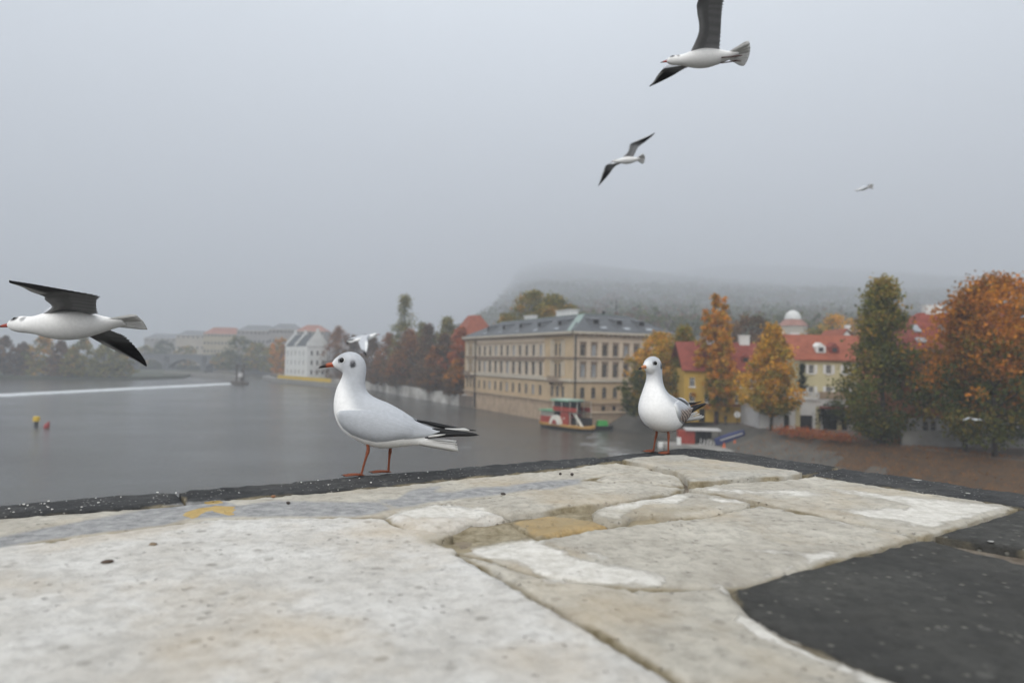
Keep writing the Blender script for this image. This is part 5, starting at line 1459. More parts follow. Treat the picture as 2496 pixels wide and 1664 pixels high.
# ------------------------------------------------------------------ gulls
M['plumage'] = attr_mat('plumage', 0.8, 0.05, 120, 0.5, 520, 0.12)
M['wingm'] = attr_mat('wing_feathers', 0.75, 0.05, 90, 0.45, 380, 0.12)
M['beak'] = attr_mat('beak_horn', 0.4, 0.08, 150, spec=0.4)
M['leg'] = mat('gull_leg', (0.21, 0.062, 0.03), 0.55, 0.2, 180, 0.3, 500)
M['leg_dark'] = mat('gull_leg_dark', (0.06, 0.02, 0.012), 0.6, 0.2, 180)
M['eye'] = mat('gull_eye', (0.004, 0.0035, 0.003), 0.12, 0.1, 50, spec=0.35)
M['feather_black'] = mat('black_primary', (0.012, 0.012, 0.013), 0.55, 0.3, 90)
M['feather_white'] = mat('white_feather', (0.82, 0.81, 0.79), 0.7, 0.05, 90)
_t = M['feather_white'].node_tree                                   # light shines through thin feathers
_tr = _t.nodes.new('ShaderNodeBsdfTranslucent'); _tr.inputs['Color'].default_value = (0.85, 0.84, 0.82, 1)
_mx = _t.nodes.new('ShaderNodeMixShader'); _mx.inputs[0].default_value = 0.45
_t.links.new(_t.nodes['Principled BSDF'].outputs[0], _mx.inputs[1]); _t.links.new(_tr.outputs[0], _mx.inputs[2]); _t.links.new(_mx.outputs[0], _t.nodes['Material Output'].inputs['Surface'])

def catmull(P, n):
    P = np.asarray(P, float); out = []
    m_ = len(P)
    for i in range(m_ - 1):
        p0, p1, p2, p3 = P[max(i - 1, 0)], P[i], P[i + 1], P[min(i + 2, m_ - 1)]
        for k in range(n):
            t = k / n
            out.append(0.5 * ((2 * p1) + (-p0 + p2) * t + (2 * p0 - 5 * p1 + 4 * p2 - p3) * t ** 2 + (-p0 + 3 * p1 - 3 * p2 + p3) * t ** 3))
    out.append(P[-1])
    return np.array(out)

def loft(secs, n_between, seg, power=2.0):
    """secs rows: ux, uz, lx, lz, half width -> rings across; beak end first"""
    S = catmull(secs, n_between)
    V = []
    for ux, uz, lx, lz, b in S:
        c = np.array([(ux + lx) / 2, (uz + lz) / 2]); h_ = np.array([(ux - lx) / 2, (uz - lz) / 2])
        for k in range(seg):
            th = 2 * math.pi * k / seg
            ct, st = math.cos(th), math.sin(th)
            ct = math.copysign(abs(ct) ** (2 / power), ct); st = math.copysign(abs(st) ** (2 / power), st)
            q = c + h_ * ct
            V.append((q[0], b * st, q[1]))
    n = len(S); F = []
    for i in range(n - 1):
        for k in range(seg):
            F.append((i * seg + k, i * seg + (k + 1) % seg, (i + 1) * seg + (k + 1) % seg, (i + 1) * seg + k))
    c0 = len(V); V.append(tuple(np.mean(V[:seg], axis=0))); c1 = len(V); V.append(tuple(np.mean(V[(n - 1) * seg:n * seg], axis=0)))
    for k in range(seg):
        F.append((c0, (k + 1) % seg, k)); F.append((c1, (n - 1) * seg + k, (n - 1) * seg + (k + 1) % seg))
    return V, F

SG = 3800.0
def gx(x): return (x - 760) / SG
def gz(y): return (1321 - y) / SG
def gp(x, y): return (gx(x), gz(y))

GULL = [  # back outline point, front outline point, half width   (side view, measured)
    (322, 262, 345, 300, 12), (334, 245, 356, 308, 30), (356, 218, 375, 319, 46), (392, 188, 400, 334, 64), (440, 163, 424, 350, 80), (500, 152, 433, 362, 89),
    (565, 168, 430, 382, 93), (618, 212, 421, 404, 93), (645, 270, 410, 428, 91), (652, 335, 395, 460, 92), (645, 405, 378, 500, 99), (645, 468, 364, 552, 110),
    (663, 524, 355, 612, 125), (705, 566, 353, 680, 142), (775, 602, 361, 742, 160), (850, 630, 384, 812, 177), (915, 660, 430, 888, 190), (975, 692, 500, 952, 196),
    (1030, 724, 590, 1000, 196), (1080, 757, 690, 1042, 188), (1120, 788, 790, 1066, 172), (1150, 818, 900, 1067, 146), (1182, 852, 1010, 1052, 110), (1212, 890, 1110, 1036, 78),
    (1242, 920, 1190, 1030, 55), (1268, 942, 1250, 1028, 36)]

def ss(a, b, x): 
    t = np.clip((x - a) / (b - a), 0, 1); return t * t * (3 - 2 * t)

def standing_gull(label, loc, yaw, juvenile=False, outline=None, feet=None, scale=1.0, wx0=396):
    t = thing('gull', label, 'gull', loc, yaw)
    t.scale = (scale,) * 3
    out = outline or GULL
    secs = [(*gp(a, b), *gp(c, d), w / SG) for a, b, c, d, w in out]
    V, F = loft(secs, 9, 56, 2.1)
    me = pymesh('body', V, F, M['plumage'], sm=True)
    Vn = np.array(V)
    X = Vn[:, 0] * SG + 760; Yp = 1321 - Vn[:, 2] * SG; Yd = np.abs(Vn[:, 1]) * SG
    cols = np.tile(np.array([[0.88, 0.875, 0.865]]), (len(V), 1))
    # grey mantle
    back = ss(-70, 60, (X - 560) * 0.75 - (Yp - 640) * 0.35) * ss(1260, 1200, X)
    under = ss(0, 110, (760 + (X - 500) * 0.22) - Yp)
    g_ = (back * under)[:, None]
    cols = cols * (1 - g_) + np.array([[0.44, 0.455, 0.48]]) * g_
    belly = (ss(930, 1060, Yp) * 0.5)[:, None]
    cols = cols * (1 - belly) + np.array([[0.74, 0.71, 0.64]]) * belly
    nz_ = np.array([noise.noise(Vector(v) * 260) for v in V]); nz2 = np.array([noise.noise(Vector(v) * 90 + Vector((3, 1, 7))) for v in V])
    def spot(cx, cy, rx, ry, col, k, ymin=10):
        nonlocal cols
        d = np.hypot((X - cx) / rx, (Yp - cy) / ry) + nz_ * 0.22
        m_ = (ss(1.25, 0.6, d) * k * (Yd > ymin))[:, None]
        cols = cols * (1 - m_) + np.array([col]) * m_
    spot(544, 270, 30, 40, (0.045, 0.045, 0.05), 0.95)
    spot(536, 235, 24, 28, (0.3, 0.3, 0.32), 0.5)
    spot(500, 205, 60, 30, (0.55, 0.56, 0.58), 0.45)
    spot(412, 238, 20, 24, (0.05, 0.05, 0.055), 0.85)
    spot(430, 208, 30, 12, (0.3, 0.3, 0.32), 0.4)
    set_col(me, np.clip(cols, 0, 1))
    body = link('body', me, t)
    bvh = BVHTree.FromPolygons([Vector(v) for v in V], F)
    def surf(x, z, side):
        h = bvh.ray_cast(Vector((x, side * 0.3, z)), Vector((0, -side, 0)))
        return abs(h[0].y) if h[0] is not None else None
    # beak
    Vb, Fb = loft([(*gp(352, 256), *gp(378, 308), 20 / SG), (*gp(322, 257), *gp(345, 303), 19 / SG), (*gp(290, 262), *gp(300, 304), 15 / SG), (*gp(255, 273), *gp(262, 308), 11.5 / SG), (*gp(222, 290), *gp(226, 312), 7.5 / SG), (*gp(200, 305), *gp(200, 314), 3 / SG), (*gp(192, 312), *gp(193, 315), 1 / SG)], 6, 20, 2.0)
    bme = pymesh('beak', Vb, Fb, M['beak'], sm=True)
    Vb = np.array(Vb); bx = Vb[:, 0] * SG + 760; by_ = 1321 - Vb[:, 2] * SG
    k_ = (ss(282, 258, bx) if not juvenile else ss(258, 236, bx))[:, None]
    red = np.array([[0.36, 0.075, 0.03]]) if not juvenile else np.array([[0.5, 0.2, 0.08]])
    bc = red * (1 - k_) + np.array([[0.015, 0.013, 0.013]]) * k_
    gape = np.abs(by_ - (272 + (378 - bx) * 0.215)) < 3.2
    bc[gape] *= 0.3
    set_col(bme, bc)
    link('beak', bme, t)
    # eyes with pale ring
    for side in (-1, 1):
        ys = surf(gx(437), gz(235), side) or 0.02
        bm = bmesh.new(); bmesh.ops.create_uvsphere(bm, u_segments=20, v_segments=12, radius=0.0068)
        em = bpy.data.meshes.new('eye'); bm.to_mesh(em); bm.free(); smooth(em)
        eo = link('eye', em, t, (gx(437), side * (ys - 0.0028), gz(235)), 0, M['eye'])
        ring = []
        for k in range(15):
            a_ = -1.3 + 2.9 * k / 14
            x_, z_ = gx(437) + 0.0071 * math.cos(a_), gz(235) + 0.0071 * math.sin(a_)
            ring.append((x_, side * ((surf(x_, z_, side) or ys) + 0.0002), z_))
        MB().tube(ring, [0.0004 + 0.0009 * math.sin(math.pi * k / 14) for k in range(15)], 6).obj('eye_ring', M['feather_white'], t, sm=True)
    # folded wings
    ux = [396, 404, 440, 540, 640, 760, 850, 960, 1080, 1160, 1260, 1376]; uy = [748, 730, 704, 690, 684, 668, 676, 706, 768, 806, 850, 890]
    lx = [396, 404, 420, 470, 560, 680, 790, 900, 1000, 1130, 1280, 1376]; ly = [752, 768, 812, 880, 940, 980, 1002, 992, 974, 962, 945, 900]
    NX, NS_ = 170, 52
    for side in (-1, 1):
        rm = lambda x: wx0 + (x - 396) * (1376 - wx0) / 980.0
        xs = 396 + (1376 - 396) * (np.linspace(0, 1, NX) ** 1.25)
        Vw = []; Cw = []
        for x in xs:
            zu = gz(np.interp(x, ux, uy)); zl = gz(np.interp(x, lx, ly)); xx = gx(rm(x))
            rear = float(ss(1000, 1376, np.array(x)))
            lay = []
            for s in np.linspace(0, 1, NS_):
                z = zl + (zu - zl) * s
                yb = surf(xx, z, side)
                yr = 0.034 * (1 - rear) + 0.010 * rear - 0.004 * s
                y0 = yr if yb is None else (max(yb, yr) if rear > 0.02 else yb)
                prof = (1 - abs(2 * s - 1) ** 3.5)
                front = min(1.0, (x - 396) / 60 + 0.12)
                lift = (0.0075 * prof * front * (1 - 0.6 * rear) - 0.0012 * (1 - prof)) if s < 0.5 else (0.0075 * prof * front * (1 - 0.6 * rear) - (0.0035 * ss(640, 760, np.array(x)) + 0.0008) * (1 - prof))
                lay.append((xx, side * (y0 + float(lift)), z))
            Vw += lay + [(p[0], p[1] - side * 0.004, p[2]) for p in reversed(lay)]
            for j in range(2 * NS_):
                s = (j if j < NS_ else 2 * NS_ - 1 - j) / (NS_ - 1)
                base = np.array([0.41, 0.425, 0.45])
                ed = float(ss(470, 400, np.array(x))) * 0.7 + float(ss(0.93, 1.0, np.array(s))) * float(ss(700, 600, np.array(x))) * 0.8 + float(ss(0.06, 0.0, np.array(s))) * 0.35
                col = base * (1 - min(1, ed)) + np.array([0.76, 0.76, 0.75]) * min(1, ed)
                # pale fringes of the overlapping feathers
                if x < 900:
                    row = s * 9 + 0.35 * math.sin(x * 0.055 + int(s * 9) * 1.9); fr_ = row - math.floor(row)
                else:
                    row = s * 7 + (x - 900) * 0.0035; fr_ = row - math.floor(row)
                col = col * (1.0 - 0.07 * (1 - fr_) ** 2 + 0.05 * (fr_ > 0.86))
                if juvenile:
                    jb = float(ss(470, 560, np.array(x))) * float(ss(0.70, 0.5, np.array(s))) * (1.0 if s > 0.08 else 0.3)
                    z_ = Vw[-2 * NS_ + j][2]
                    bar = 0.5 + 0.5 * math.sin(s * 34 + x * 0.05 + 1.5 * noise.noise(Vector((x * 0.02, s * 6, 0))))
                    jc = np.array([0.085, 0.072, 0.068]) * (1 - bar * 0.75) + np.array([0.5, 0.41, 0.35]) * bar * 0.75
                    col = col * (1 - jb) + jc * jb
                Cw.append(col)
        n2 = 2 * NS_
        Fw = [(i * n2 + j, i * n2 + (j + 1) % n2, (i + 1) * n2 + (j + 1) % n2, (i + 1) * n2 + j) for i in range(NX - 1) for j in range(n2)]
        Fw += [tuple(range(n2 - 1, -1, -1)), tuple((NX - 1) * n2 + j for j in range(n2))]
        wm_ = pymesh('wing', Vw, Fw, M['wingm'], sm=True)
        set_col(wm_, np.clip(np.array(Cw), 0, 1))
        wo_ = link('wing', wm_, t)
        def feather(up_, lo_, y0, y1, m, th=0.0016):
            """blade between an upper and a lower edge, ridge in the middle"""
            n = 22
            U_ = catmull(up_, 8); L_ = catmull(lo_, 8)
            U_ = U_[np.linspace(0, len(U_) - 1, n).astype(int)]; L_ = L_[np.linspace(0, len(L_) - 1, n).astype(int)]
            vs = []
            for i in range(n):
                f_ = i / (n - 1); y = y0 + (y1 - y0) * f_
                u_, l_ = U_[i], L_[i]; c_ = (u_ + l_) / 2
                vs += [(gx(u_[0]), side * y, gz(u_[1])), (gx(c_[0]), side * (y + th), gz(c_[1])), (gx(l_[0]), side * (y + 0.0004), gz(l_[1])), (gx(c_[0]), side * (y - th), gz(c_[1]))]
            fs = [(i * 4 + k, i * 4 + (k + 1) % 4, (i + 1) * 4 + (k + 1) % 4, (i + 1) * 4 + k) for i in range(n - 1) for k in range(4)]
            fs += [(3, 2, 1, 0), tuple((n - 1) * 4 + k for k in range(4))]
            return link('primary_feather', pymesh('primary_feather', vs, fs, m, sm=True), wo_)
        if side == -1:
            feather([(1110, 958), (1250, 944), (1400, 905), (1560, 898), (1680, 906), (1752, 926)], [(1110, 963), (1250, 963), (1400, 952), (1540, 941), (1660, 938), (1752, 928)], 0.0125, 0.006, M['feather_black'])
            feather([(1300, 866), (1400, 868), (1500, 880), (1600, 892), (1680, 904), (1730, 914)], [(1300, 930), (1400, 930), (1500, 925), (1600, 920), (1680, 918), (1730, 918)], 0.0095, 0.004, M['feather_black'])
            if not juvenile: feather([(1270, 938), (1330, 926), (1380, 921), (1430, 920)], [(1270, 952), (1330, 946), (1380, 936), (1430, 924)], 0.0148, 0.0125, M['feather_white'])
        else:
            feather([(1150, 792), (1230, 802), (1330, 818), (1450, 842), (1580, 866), (1716, 884)], [(1150, 815), (1230, 830), (1330, 862), (1450, 880), (1600, 889), (1716, 892)], 0.004, 0.006, M['feather_black'])
            if not juvenile: feather([(1420, 868), (1500, 868), (1560, 866), (1610, 865), (1655, 882)], [(1420, 884), (1500, 890), (1560, 893), (1610, 893), (1655, 890)], -0.0005, 0.0015, M['feather_white'], 0.001)
    # tail: flat closed fan of separate feathers
    for k in range(7):
        s = (k - 3) / 3
        y1_ = s * 0.021; y0_ = s * 0.010
        hw = 0.0075
        zt0, zt1 = 968 + abs(s) * 40, 962 + abs(s) * 58
        vs = []
        for i in range(10):
            f_ = i / 9; x = 1150 + (1470 - 1150 + 85 * (1 - 0.55 * (s * 0.5 + 0.5))) * f_
            zc = gz(zt0 + (zt1 - zt0) * f_ + 32 * f_ * (1 - 0.25 * s)) + (0.003 - 0.001 * abs(k - 3)) * 0.4
            w_ = (hw * (0.8 + 0.4 * f_)) * (1 if i < 9 else 0.62)
            y = y0_ + (y1_ - y0_) * f_
            tilt = -abs(s) * 0.9 * np.sign(s) if s else 0
            vs += [(gx(x), y - w_, zc + tilt * w_), (gx(x), y, zc + 0.0018), (gx(x), y + w_, zc - tilt * w_), (gx(x), y, zc - 0.0022)]
        fs = [(i * 4 + q, i * 4 + (q + 1) % 4, (i + 1) * 4 + (q + 1) % 4, (i + 1) * 4 + q) for i in range(9) for q in range(4)] + [(3, 2, 1, 0), (36, 37, 38, 39)]
        link('tail_feather', pymesh('tail_feather', vs, fs, M['feather_white'], sm=True), t)
    # vent: soft white coverts that run under the tail
    Vv, Fv = loft([(*gp(1100, 930), *gp(1050, 1046), 70 / SG), (*gp(1190, 948), *gp(1160, 1036), 56 / SG), (*gp(1280, 968), *gp(1260, 1036), 42 / SG), (*gp(1350, 992), *gp(1345, 1034), 26 / SG), (*gp(1395, 1012), *gp(1395, 1030), 8 / SG)], 6, 24)
    vme = pymesh('undertail_coverts', Vv, Fv, M['plumage'], sm=True); set_col(vme, np.tile(np.array([[0.77, 0.755, 0.73]]), (len(Vv), 1)))
    link('undertail_coverts', vme, t)
    # legs and webbed feet
    feet = feet or [(-1, 650, 702, 706, -0.026, 1342), (1, 864, 880, 884, 0.03, 1300)]
    for sd_, fx, mx_, tx, y, g0 in feet:
        Z = lambda py: (g0 - py) / SG
        if sd_ == -1:
            pts = [(gx(tx - 8), y * 0.75, Z(1045)), (gx(tx), y * 0.8, Z(1090)), (gx(tx - 4), y * 0.85, Z(1122)), (gx(tx - 14), y * 0.9, Z(1160)), (gx((tx - 14) * 0.5 + fx * 0.5), y * 0.95, Z(1240)), (gx(fx + 4), y, Z(1312)), (gx(fx), y, Z(1332))]
        else:
            pts = [(gx(tx + 2), y * 0.75, Z(1010)), (gx(tx), y * 0.8, Z(1075)), (gx(tx - 2), y * 0.85, Z(1098)), (gx(tx - 6), y * 0.9, Z(1130)), (gx((tx - 6) * 0.5 + fx * 0.5), y * 0.95, Z(1210)), (gx(fx + 4), y, Z(1272)), (gx(fx), y, Z(1292))]
        rad = [0.0042, 0.004, 0.0046, 0.0034, 0.0028, 0.0031, 0.0036]
        P_ = catmull([(*p, r_) for p, r_ in zip(pts, rad)], 5)
        lg = MB().tube([tuple(p[:3]) for p in P_], [float(p[3]) for p in P_], 10).obj('leg', M['leg'], t, sm=True)
        ft = MB(); h0 = Vector((gx(fx), y, 0.003))
        tips = []
        for a_, ln in ((-0.42, 0.040), (0.0, 0.046), (0.40, 0.039)):
            tip = h0 + Vector((-math.cos(a_) * ln, math.sin(a_) * ln, -0.001)); tips.append(tip)
            ft.tube([h0, h0.lerp(tip, 0.35) + Vector((0, 0, 0.0012)), h0.lerp(tip, 0.7) + Vector((0, 0, 0.0006)), tip], [0.0034, 0.0024, 0.0021, 0.0012], 7)
        ft.tube([h0, h0 + Vector((0.008, 0, -0.0005))], [0.0028, 0.001], 6)
        for a_, b_ in ((0, 1), (1, 2)):
            p0, p1, p2 = h0, tips[a_], tips[b_]
            mid_ = (p1 + p2) / 2 * 0.86 + p0 * 0.14
            top = [p0 + Vector((0, 0, 0.0004)), p1 + Vector((0, 0, 0.0003)), mid_ + Vector((0, 0, 0.0003)), p2 + Vector((0, 0, 0.0003))]
            ft.add(top + [v - Vector((0, 0, 0.0012)) for v in top], [(0, 1, 2, 3), (7, 6, 5, 4), (0, 4, 5, 1), (1, 5, 6, 2), (2, 6, 7, 3)])
        fo = link('foot', pymesh('foot', ft.v, ft.f, M['leg'], sm=True), lg)
        cl = MB()
        for tip in tips:
            d_ = (tip - h0).normalized()
            cl.tube([tip, tip + d_ * 0.003, tip + d_ * 0.005 + Vector((0, 0, -0.0015))], [0.0012, 0.0009, 0.0003], 5)
        cl.obj('claws', M['feather_black'], lg)
    return t

p = gnd(914, 1157, TOP)
standing_gull('white gull in profile with grey wings and dark red bill standing on the rim', (p.x, p.y, TOP + 0.001), 0.0)
GULL2 = [(322, 270, 348, 306, 12), (332, 250, 360, 316, 32), (352, 222, 380, 328, 50), (390, 188, 408, 344, 68), (440, 163, 430, 358, 82), (500, 152, 442, 372, 90),
    (560, 166, 443, 392, 94), (604, 206, 438, 416, 93), (626, 262, 430, 444, 90), (632, 330, 420, 480, 91), (630, 405, 404, 522, 100), (640, 475, 386, 575, 118),
    (668, 535, 368, 640, 142), (715, 580, 352, 712, 168), (780, 612, 346, 782, 192), (850, 640, 360, 856, 212), (915, 668, 405, 930, 224), (975, 698, 480, 995, 228),
    (1030, 728, 575, 1042, 224), (1080, 759, 680, 1075, 210), (1120, 790, 785, 1088, 186), (1150, 820, 895, 1080, 152), (1182, 854, 1005, 1058, 112), (1212, 890, 1110, 1038, 78),
    (1242, 920, 1190, 1030, 55), (1268, 942, 1250, 1028, 36)]
p = gnd(1618, 1101, TOP)
g2 = standing_gull('plump white gull with brown patterned wing standing at the parapet corner', (p.x, p.y, TOP + 0.001), R(45), True, GULL2,
              [(-1, 690, 720, 724, -0.028, 1321), (1, 690, 720, 724, 0.028, 1280)], 1.02, 640)

# this one carries its tail end higher
def tip_up(o, k=0.19):
    me = o.data
    if o.name.startswith(('body', 'wing', 'primary', 'tail', 'undertail')):
        co = np.empty(len(me.vertices) * 3); me.vertices.foreach_get('co', co); co = co.reshape(-1, 3)
        t_ = np.clip((co[:, 0] + 0.015) / 0.10, 0, None)
        co[:, 2] += k * 0.10 * np.where(t_ < 1, t_ * t_ / 2, t_ - 0.5)
        me.vertices.foreach_set('co', co.ravel()); me.update()
    for ch in o.children: tip_up(ch, k)
for ch in list(g2.children): tip_up(ch)

# ---- gulls in flight
FB = [(-.176, .004, -.176, -.007, .006), (-.170, .012, -.170, -.013, .012), (-.158, .019, -.158, -.019, .018), (-.142, .023, -.142, -.023, .021), (-.122, .0215, -.122, -.025, .0215), (-.10, .021, -.10, -.029, .026),
      (-.07, .027, -.07, -.037, .036), (-.03, .033, -.03, -.043, .044), (.01, .032, .01, -.042, .043), (.05, .025, .05, -.034, .034), (.085, .016, .085, -.023, .024), (.115, .009, .115, -.012, .017), (.14, .004, .14, -.005, .012)]

def flying_gull(label, centre, beak_dir, up_hint, wings, fan=0.045, legs=False, scale=1.0, head_down=0.0, light_under=False, group=None):
    """centre: world point; beak_dir/up_hint: world vectors; wings: list of (side, wrist, tip, chord_scale) in world points"""
    X_ = -Vector(beak_dir).normalized()
    Z_ = Vector(up_hint); Z_ = (Z_ - X_ * Z_.dot(X_)).normalized(); Y_ = Z_.cross(X_)
    Rm = Matrix((X_, Y_, Z_)).transposed()
    t = thing('flying_gull', label, 'gull', centre, 0, group)
    t.rotation_euler = Rm.to_euler()
    t.scale = (scale,) * 3
    inv = (Matrix.Translation(centre) @ Rm.to_4x4() @ Matrix.Scale(scale, 4)).inverted()
    V, F = loft(FB, 6, 32)
    me = pymesh('body', V, F, M['plumage'], sm=True)
    Vn = np.array(V); cols = np.tile(np.array([[0.82, 0.81, 0.79]]), (len(V), 1))
    d = np.hypot((Vn[:, 0] + .152) / .012, (Vn[:, 2] - .006) / .009); m_ = (ss(1.3, .6, d) * (np.abs(Vn[:, 1]) > .006))[:, None]
    cols = cols * (1 - m_ * 0.9) + np.array([[.03, .03, .035]]) * m_ * 0.9
    d = np.hypot((Vn[:, 0] + .126) / .008, (Vn[:, 2] - .004) / .010); m_ = (ss(1.3, .6, d) * (np.abs(Vn[:, 1]) > .006))[:, None]
    cols = cols * (1 - m_ * 0.6) + np.array([[.05, .05, .055]]) * m_ * 0.6
    mt = (ss(0.008, 0.024, Vn[:, 2]) * ss(-.09, -.06, Vn[:, 0]) * ss(.1, .07, Vn[:, 0]))[:, None]
    cols = cols * (1 - mt) + np.array([[.47, .485, .51]]) * mt
    set_col(me, cols); link('body', me, t)
    Vb, Fb = loft([(-.170, .005, -.170, -.008, .0055), (-.182, .003, -.182, -.008, .0045), (-.194, -.001, -.194, -.0085, .0032), (-.206, -.007, -.206, -.0095, .001)], 4, 12)
    bme = pymesh('beak', Vb, Fb, M['beak'], sm=True); vb = np.array(Vb); k_ = ss(-.19, -.198, vb[:, 0])[:, None]
    set_col(bme, np.array([[.3, .05, .03]]) * (1 - k_) + np.array([[.02, .015, .015]]) * k_); link('beak', bme, t)
    for s in (-1, 1):
        bm = bmesh.new(); bmesh.ops.create_uvsphere(bm, u_segments=12, v_segments=8, radius=.0055); em = bpy.data.meshes.new('eye'); bm.to_mesh(em); bm.free(); smooth(em)
        link('eye', em, t, (-.152, s * .0155, .006), 0, M['eye'])
    # tail fan of feathers
    nf = 7
    for k in range(nf):
        s = (k - (nf - 1) / 2) / ((nf - 1) / 2)
        a_ = s * math.atan2(fan, .095)
        root = Vector((.092, s * .010, 0.0 + .001 * (3 - abs(k - 3)))); d_ = Vector((math.cos(a_), math.sin(a_), 0)); n_ = Vector((-math.sin(a_), math.cos(a_), 0))
        vs = []
        for i in range(7):
            f_ = i / 6; w_ = (.006 + .010 * f_ * fan / .045) * (1 if i < 6 else .6); c_ = root + d_ * (.098 * f_)
            vs += [c_ - n_ * w_, c_ + Vector((0, 0, .0012)), c_ + n_ * w_, c_ - Vector((0, 0, .0012))]
        fs = [(i * 4 + q, i * 4 + (q + 1) % 4, (i + 1) * 4 + (q + 1) % 4, (i + 1) * 4 + q) for i in range(6) for q in range(4)] + [(3, 2, 1, 0), (24, 25, 26, 27)]
        link('tail_feather', pymesh('tail_feather', vs, fs, M['feather_white'], sm=True), t)
    for side, wr, tp, ch in wings:
        S_ = Vector((-.072, side * .028, .010)); W_ = inv @ wr; T_ = inv @ tp
        back = Vector((1, 0, 0))
        arm = (W_ - S_)
        hand = (T_ - W_)
        bw = (back - hand.normalized() * back.dot(hand.normalized()) * 0.55).normalized()
        pole = S_.lerp(W_, 0.5) + back * 0.028                       # elbow sits behind the line
        lead = catmull([S_, S_.lerp(pole, 0.85), S_.lerp(W_, 0.82) + back * 0.004, W_, W_.lerp(T_, 0.35) - bw * 0.004, W_.lerp(T_, 0.72) + bw * 0.002, T_], 9)
        c0, c1 = .118 * ch, .108 * ch
        trail = catmull([S_ + back * (c0 + .012), S_.lerp(W_, 0.35) + back * (c0 + 0.004), S_.lerp(W_, 0.75) + (back * 0.7 + bw * 0.3).normalized() * c1 * 1.05, W_ + bw * c1 + hand * 0.06, W_.lerp(T_, 0.42) + bw * c1 * 0.72, W_.lerp(T_, 0.76) + bw * c1 * 0.36, T_ + bw * 0.004], 9)
        nU = len(lead); nV = 15
        Vw = []; Cw = []
        for layer in (1, -1):
            for i in range(nU):
                A_, B_ = Vector(lead[i]), Vector(trail[i]); u_ = i / (nU - 1)
                # feather tips notch the trailing edge
                ph_ = (u_ * 26) % 1.0; nt_ = 1 - (0.055 + 0.05 * u_) * abs(ph_ - 0.5) * 2
                B_ = A_ + (B_ - A_) * nt_
                tng = Vector(lead[min(i + 1, nU - 1)]) - Vector(lead[max(i - 1, 0)])
                nrm = tng.cross(B_ - A_)
                nrm = nrm.normalized() if nrm.length > 1e-9 else Vector((0, 0, 1))
                if nrm.z < 0: nrm = -nrm
                cl_ = (B_ - A_).length
                for j in range(nV):
                    v_ = j / (nV - 1)
                    camber = 0.11 * cl_ * math.sin(math.pi * min(1, v_ * 1.1) ** 0.7) * (1 - 0.5 * u_)
                    th = (0.0085 * (1 - u_) + 0.0025) * math.sqrt(max(0, 1 - ((v_ - 0.12) / (0.12 if v_ < 0.12 else 0.88)) ** 2)) * (1 - v_ * 0.75) + 0.0005
                    q = A_.lerp(B_, v_) + nrm * (camber + layer * th)
                    Vw.append(tuple(q))
                    if layer == 1:
                        c_ = np.array([.46, .475, .50])
                        tipk = float(ss(.80, .93, np.array(u_ + 0.12 * v_)))
                        wl_ = float(ss(.52, .6, np.array(u_))) * float(ss(.42, .28, np.array(v_)))
                        c_ = c_ * (1 - wl_) + np.array([.78, .78, .77]) * wl_
                        c_ = c_ * (1 - tipk) + np.array([.015, .015, .017]) * tipk
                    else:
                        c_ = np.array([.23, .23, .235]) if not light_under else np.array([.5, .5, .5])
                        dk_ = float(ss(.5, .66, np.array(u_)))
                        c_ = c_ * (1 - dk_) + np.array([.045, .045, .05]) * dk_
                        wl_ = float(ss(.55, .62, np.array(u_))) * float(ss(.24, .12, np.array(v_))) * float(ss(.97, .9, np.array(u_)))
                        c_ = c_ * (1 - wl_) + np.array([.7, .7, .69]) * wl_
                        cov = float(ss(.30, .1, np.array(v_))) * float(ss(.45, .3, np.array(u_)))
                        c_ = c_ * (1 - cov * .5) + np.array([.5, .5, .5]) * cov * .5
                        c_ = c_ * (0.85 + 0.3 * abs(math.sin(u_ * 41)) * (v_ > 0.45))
                    Cw.append(c_)
        o2 = nU * nV; Fw = []
        for i in range(nU - 1):
            for j in range(nV - 1):
                a_ = i * nV + j
                Fw += [(a_, a_ + 1, a_ + nV + 1, a_ + nV), (o2 + a_, o2 + a_ + nV, o2 + a_ + nV + 1, o2 + a_ + 1)]
            Fw += [(i * nV, (i + 1) * nV, o2 + (i + 1) * nV, o2 + i * nV), (i * nV + nV - 1, o2 + i * nV + nV - 1, o2 + (i + 1) * nV + nV - 1, (i + 1) * nV + nV - 1)]
        wm_ = pymesh('wing', Vw, Fw, M['wingm'], sm=True); set_col(wm_, np.clip(np.array(Cw), 0, 1))
        link('wing', wm_, t)
    if legs:
        for s in (-1, 1):
            MB().tube([(.06, s * .014, -.03), (.10, s * .013, -.030), (.128, s * .012, -.026), (.15, s * .014, -.030)], [.003, .0026, .004, .0015], 6).obj('leg', M['leg_dark'], t)
    return t

def wing_from(side, shoulder_w, wpx, near_w, tpx, near_t, L1=.17, L2=.30, ch=1.0):
    w = on_ray(*wpx, shoulder_w, L1, near_w)
    tp = on_ray(*tpx, w, L2, near_t)
    return (side, w, tp, ch)

def shoulder(c, beak_dir, up_hint, side):
    X_ = -Vector(beak_dir).normalized(); Z_ = Vector(up_hint); Z_ = (Z_ - X_ * Z_.dot(X_)).normalized(); Y_ = Z_.cross(X_)
    return Vector(c) + X_ * -.072 + Y_ * (side * .028) + Z_ * .010

# the big one at the river side, wing swept forward
c = at(178, 788, 1.84); bd = Vector((-1, 0.02, -0.035)); uh = Vector((0, 0.55, 0.84))
flying_gull('gull flying low over the river with one wing raised and red bill', c, bd, uh,
            [wing_from(-1, shoulder(c, bd, uh, -1), (107, 722), True, (22, 686), True, .15, .27, 1.2), wing_from(1, shoulder(c, bd, uh, 1), (214, 818), False, (356, 891), False, .17, .29)], .018)
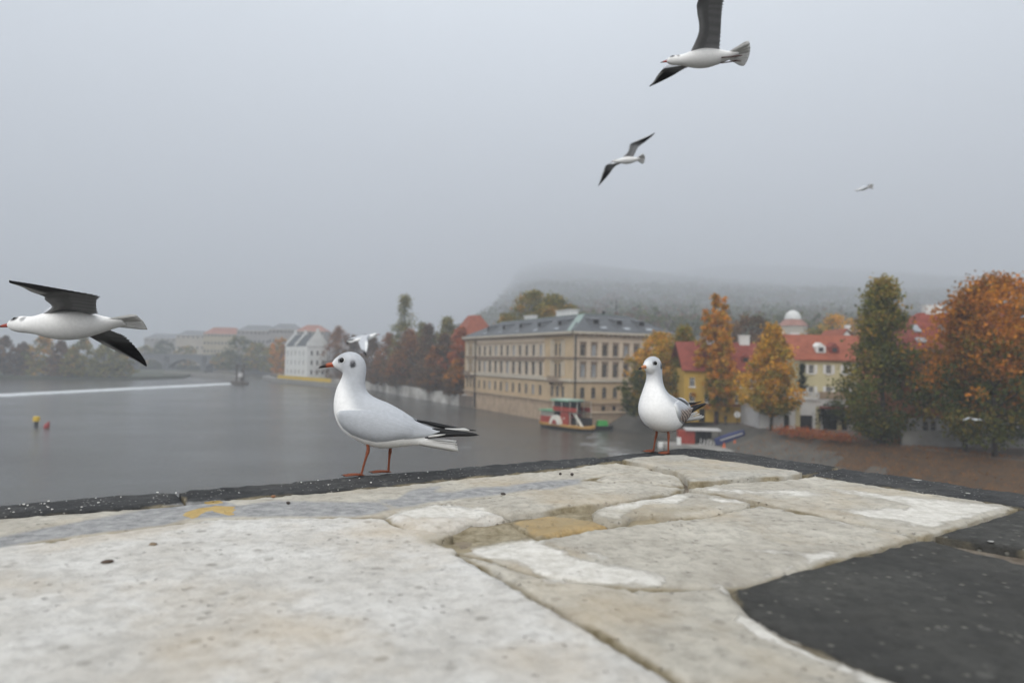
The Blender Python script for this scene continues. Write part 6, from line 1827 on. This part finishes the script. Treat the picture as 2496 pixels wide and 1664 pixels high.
# the one high above, wing out of the frame
c = at(1722, 140, 3.05); bd = Vector((-1, 0.12, -0.06)); uh = Vector((0, 0.5, 0.86))
flying_gull('gull gliding overhead with raised wing and trailing orange feet', c, bd, uh,
            [wing_from(-1, shoulder(c, bd, uh, -1), (1700, 6), True, (1772, -150), True, .23, .29), wing_from(1, shoulder(c, bd, uh, 1), (1617, 168), False, (1583, 211), False, .15, .25)], .05, True)
# the smaller one below it
c = at(1532, 390, 7.9); bd = Vector((-1, 0.15, -0.06)); uh = Vector((0, 0.6, 0.8))
flying_gull('small gull gliding with both wings spread in a slanting line', c, bd, uh,
            [wing_from(-1, shoulder(c, bd, uh, -1), (1537, 351), True, (1596, 324), True, .18, .30), wing_from(1, shoulder(c, bd, uh, 1), (1477, 403), False, (1457, 454), False, .20, .30)], .06)
# tiny dark one
c = at(2106, 459, 15.5); bd = Vector((-0.7, 0.7, -0.1)); uh = Vector((0.2, 0.85, 0.45))
flying_gull('tiny gull high over the riverside houses', c, bd, uh,
            [wing_from(-1, shoulder(c, bd, uh, -1), (2101, 457), True, (2088, 467), True, .17, .30, 1.3), wing_from(1, shoulder(c, bd, uh, 1), (2116, 452), False, (2123, 460), False, .17, .30)], .05)
# behind the profile gull's head
c = at(886, 824, 7.6); bd = Vector((0.72, 0.55, 0.25)); uh = Vector((-0.2, -0.35, 0.9))
flying_gull('pale gull banking away with drooping black tipped wing before the embankment trees', c, bd, uh,
            [wing_from(-1, shoulder(c, bd, uh, -1), (868, 823), False, (846, 838), False, .17, .27), wing_from(1, shoulder(c, bd, uh, 1), (897, 830), True, (893, 868), True, .16, .27)], .04)
# thin white arc before the rust tree
c = at(2377, 1022, 24.0); bd = Vector((0.15, 1, 0.05)); uh = Vector((0.08, 0, 1))
flying_gull('thin white gull gliding away before the rust orange tree', c, bd, uh,
            [wing_from(-1, shoulder(c, bd, uh, -1), (2360, 1018), True, (2339, 1026), True, .24, .32, 1.0), wing_from(1, shoulder(c, bd, uh, 1), (2392, 1023), True, (2412, 1039), True, .24, .32, 1.0)], .04, light_under=True)
c = at(2506, 770, 13.0); bd = Vector((0.4, 0.9, 0.05)); uh = Vector((0, -0.1, 1))
flying_gull('gull just entering beside the top of the far orange tree', c, bd, uh,
            [wing_from(-1, shoulder(c, bd, uh, -1), (2497, 769), False, (2482, 775), False, .2, .3), wing_from(1, shoulder(c, bd, uh, 1), (2520, 766), True, (2545, 772), True, .2, .3)], .04)
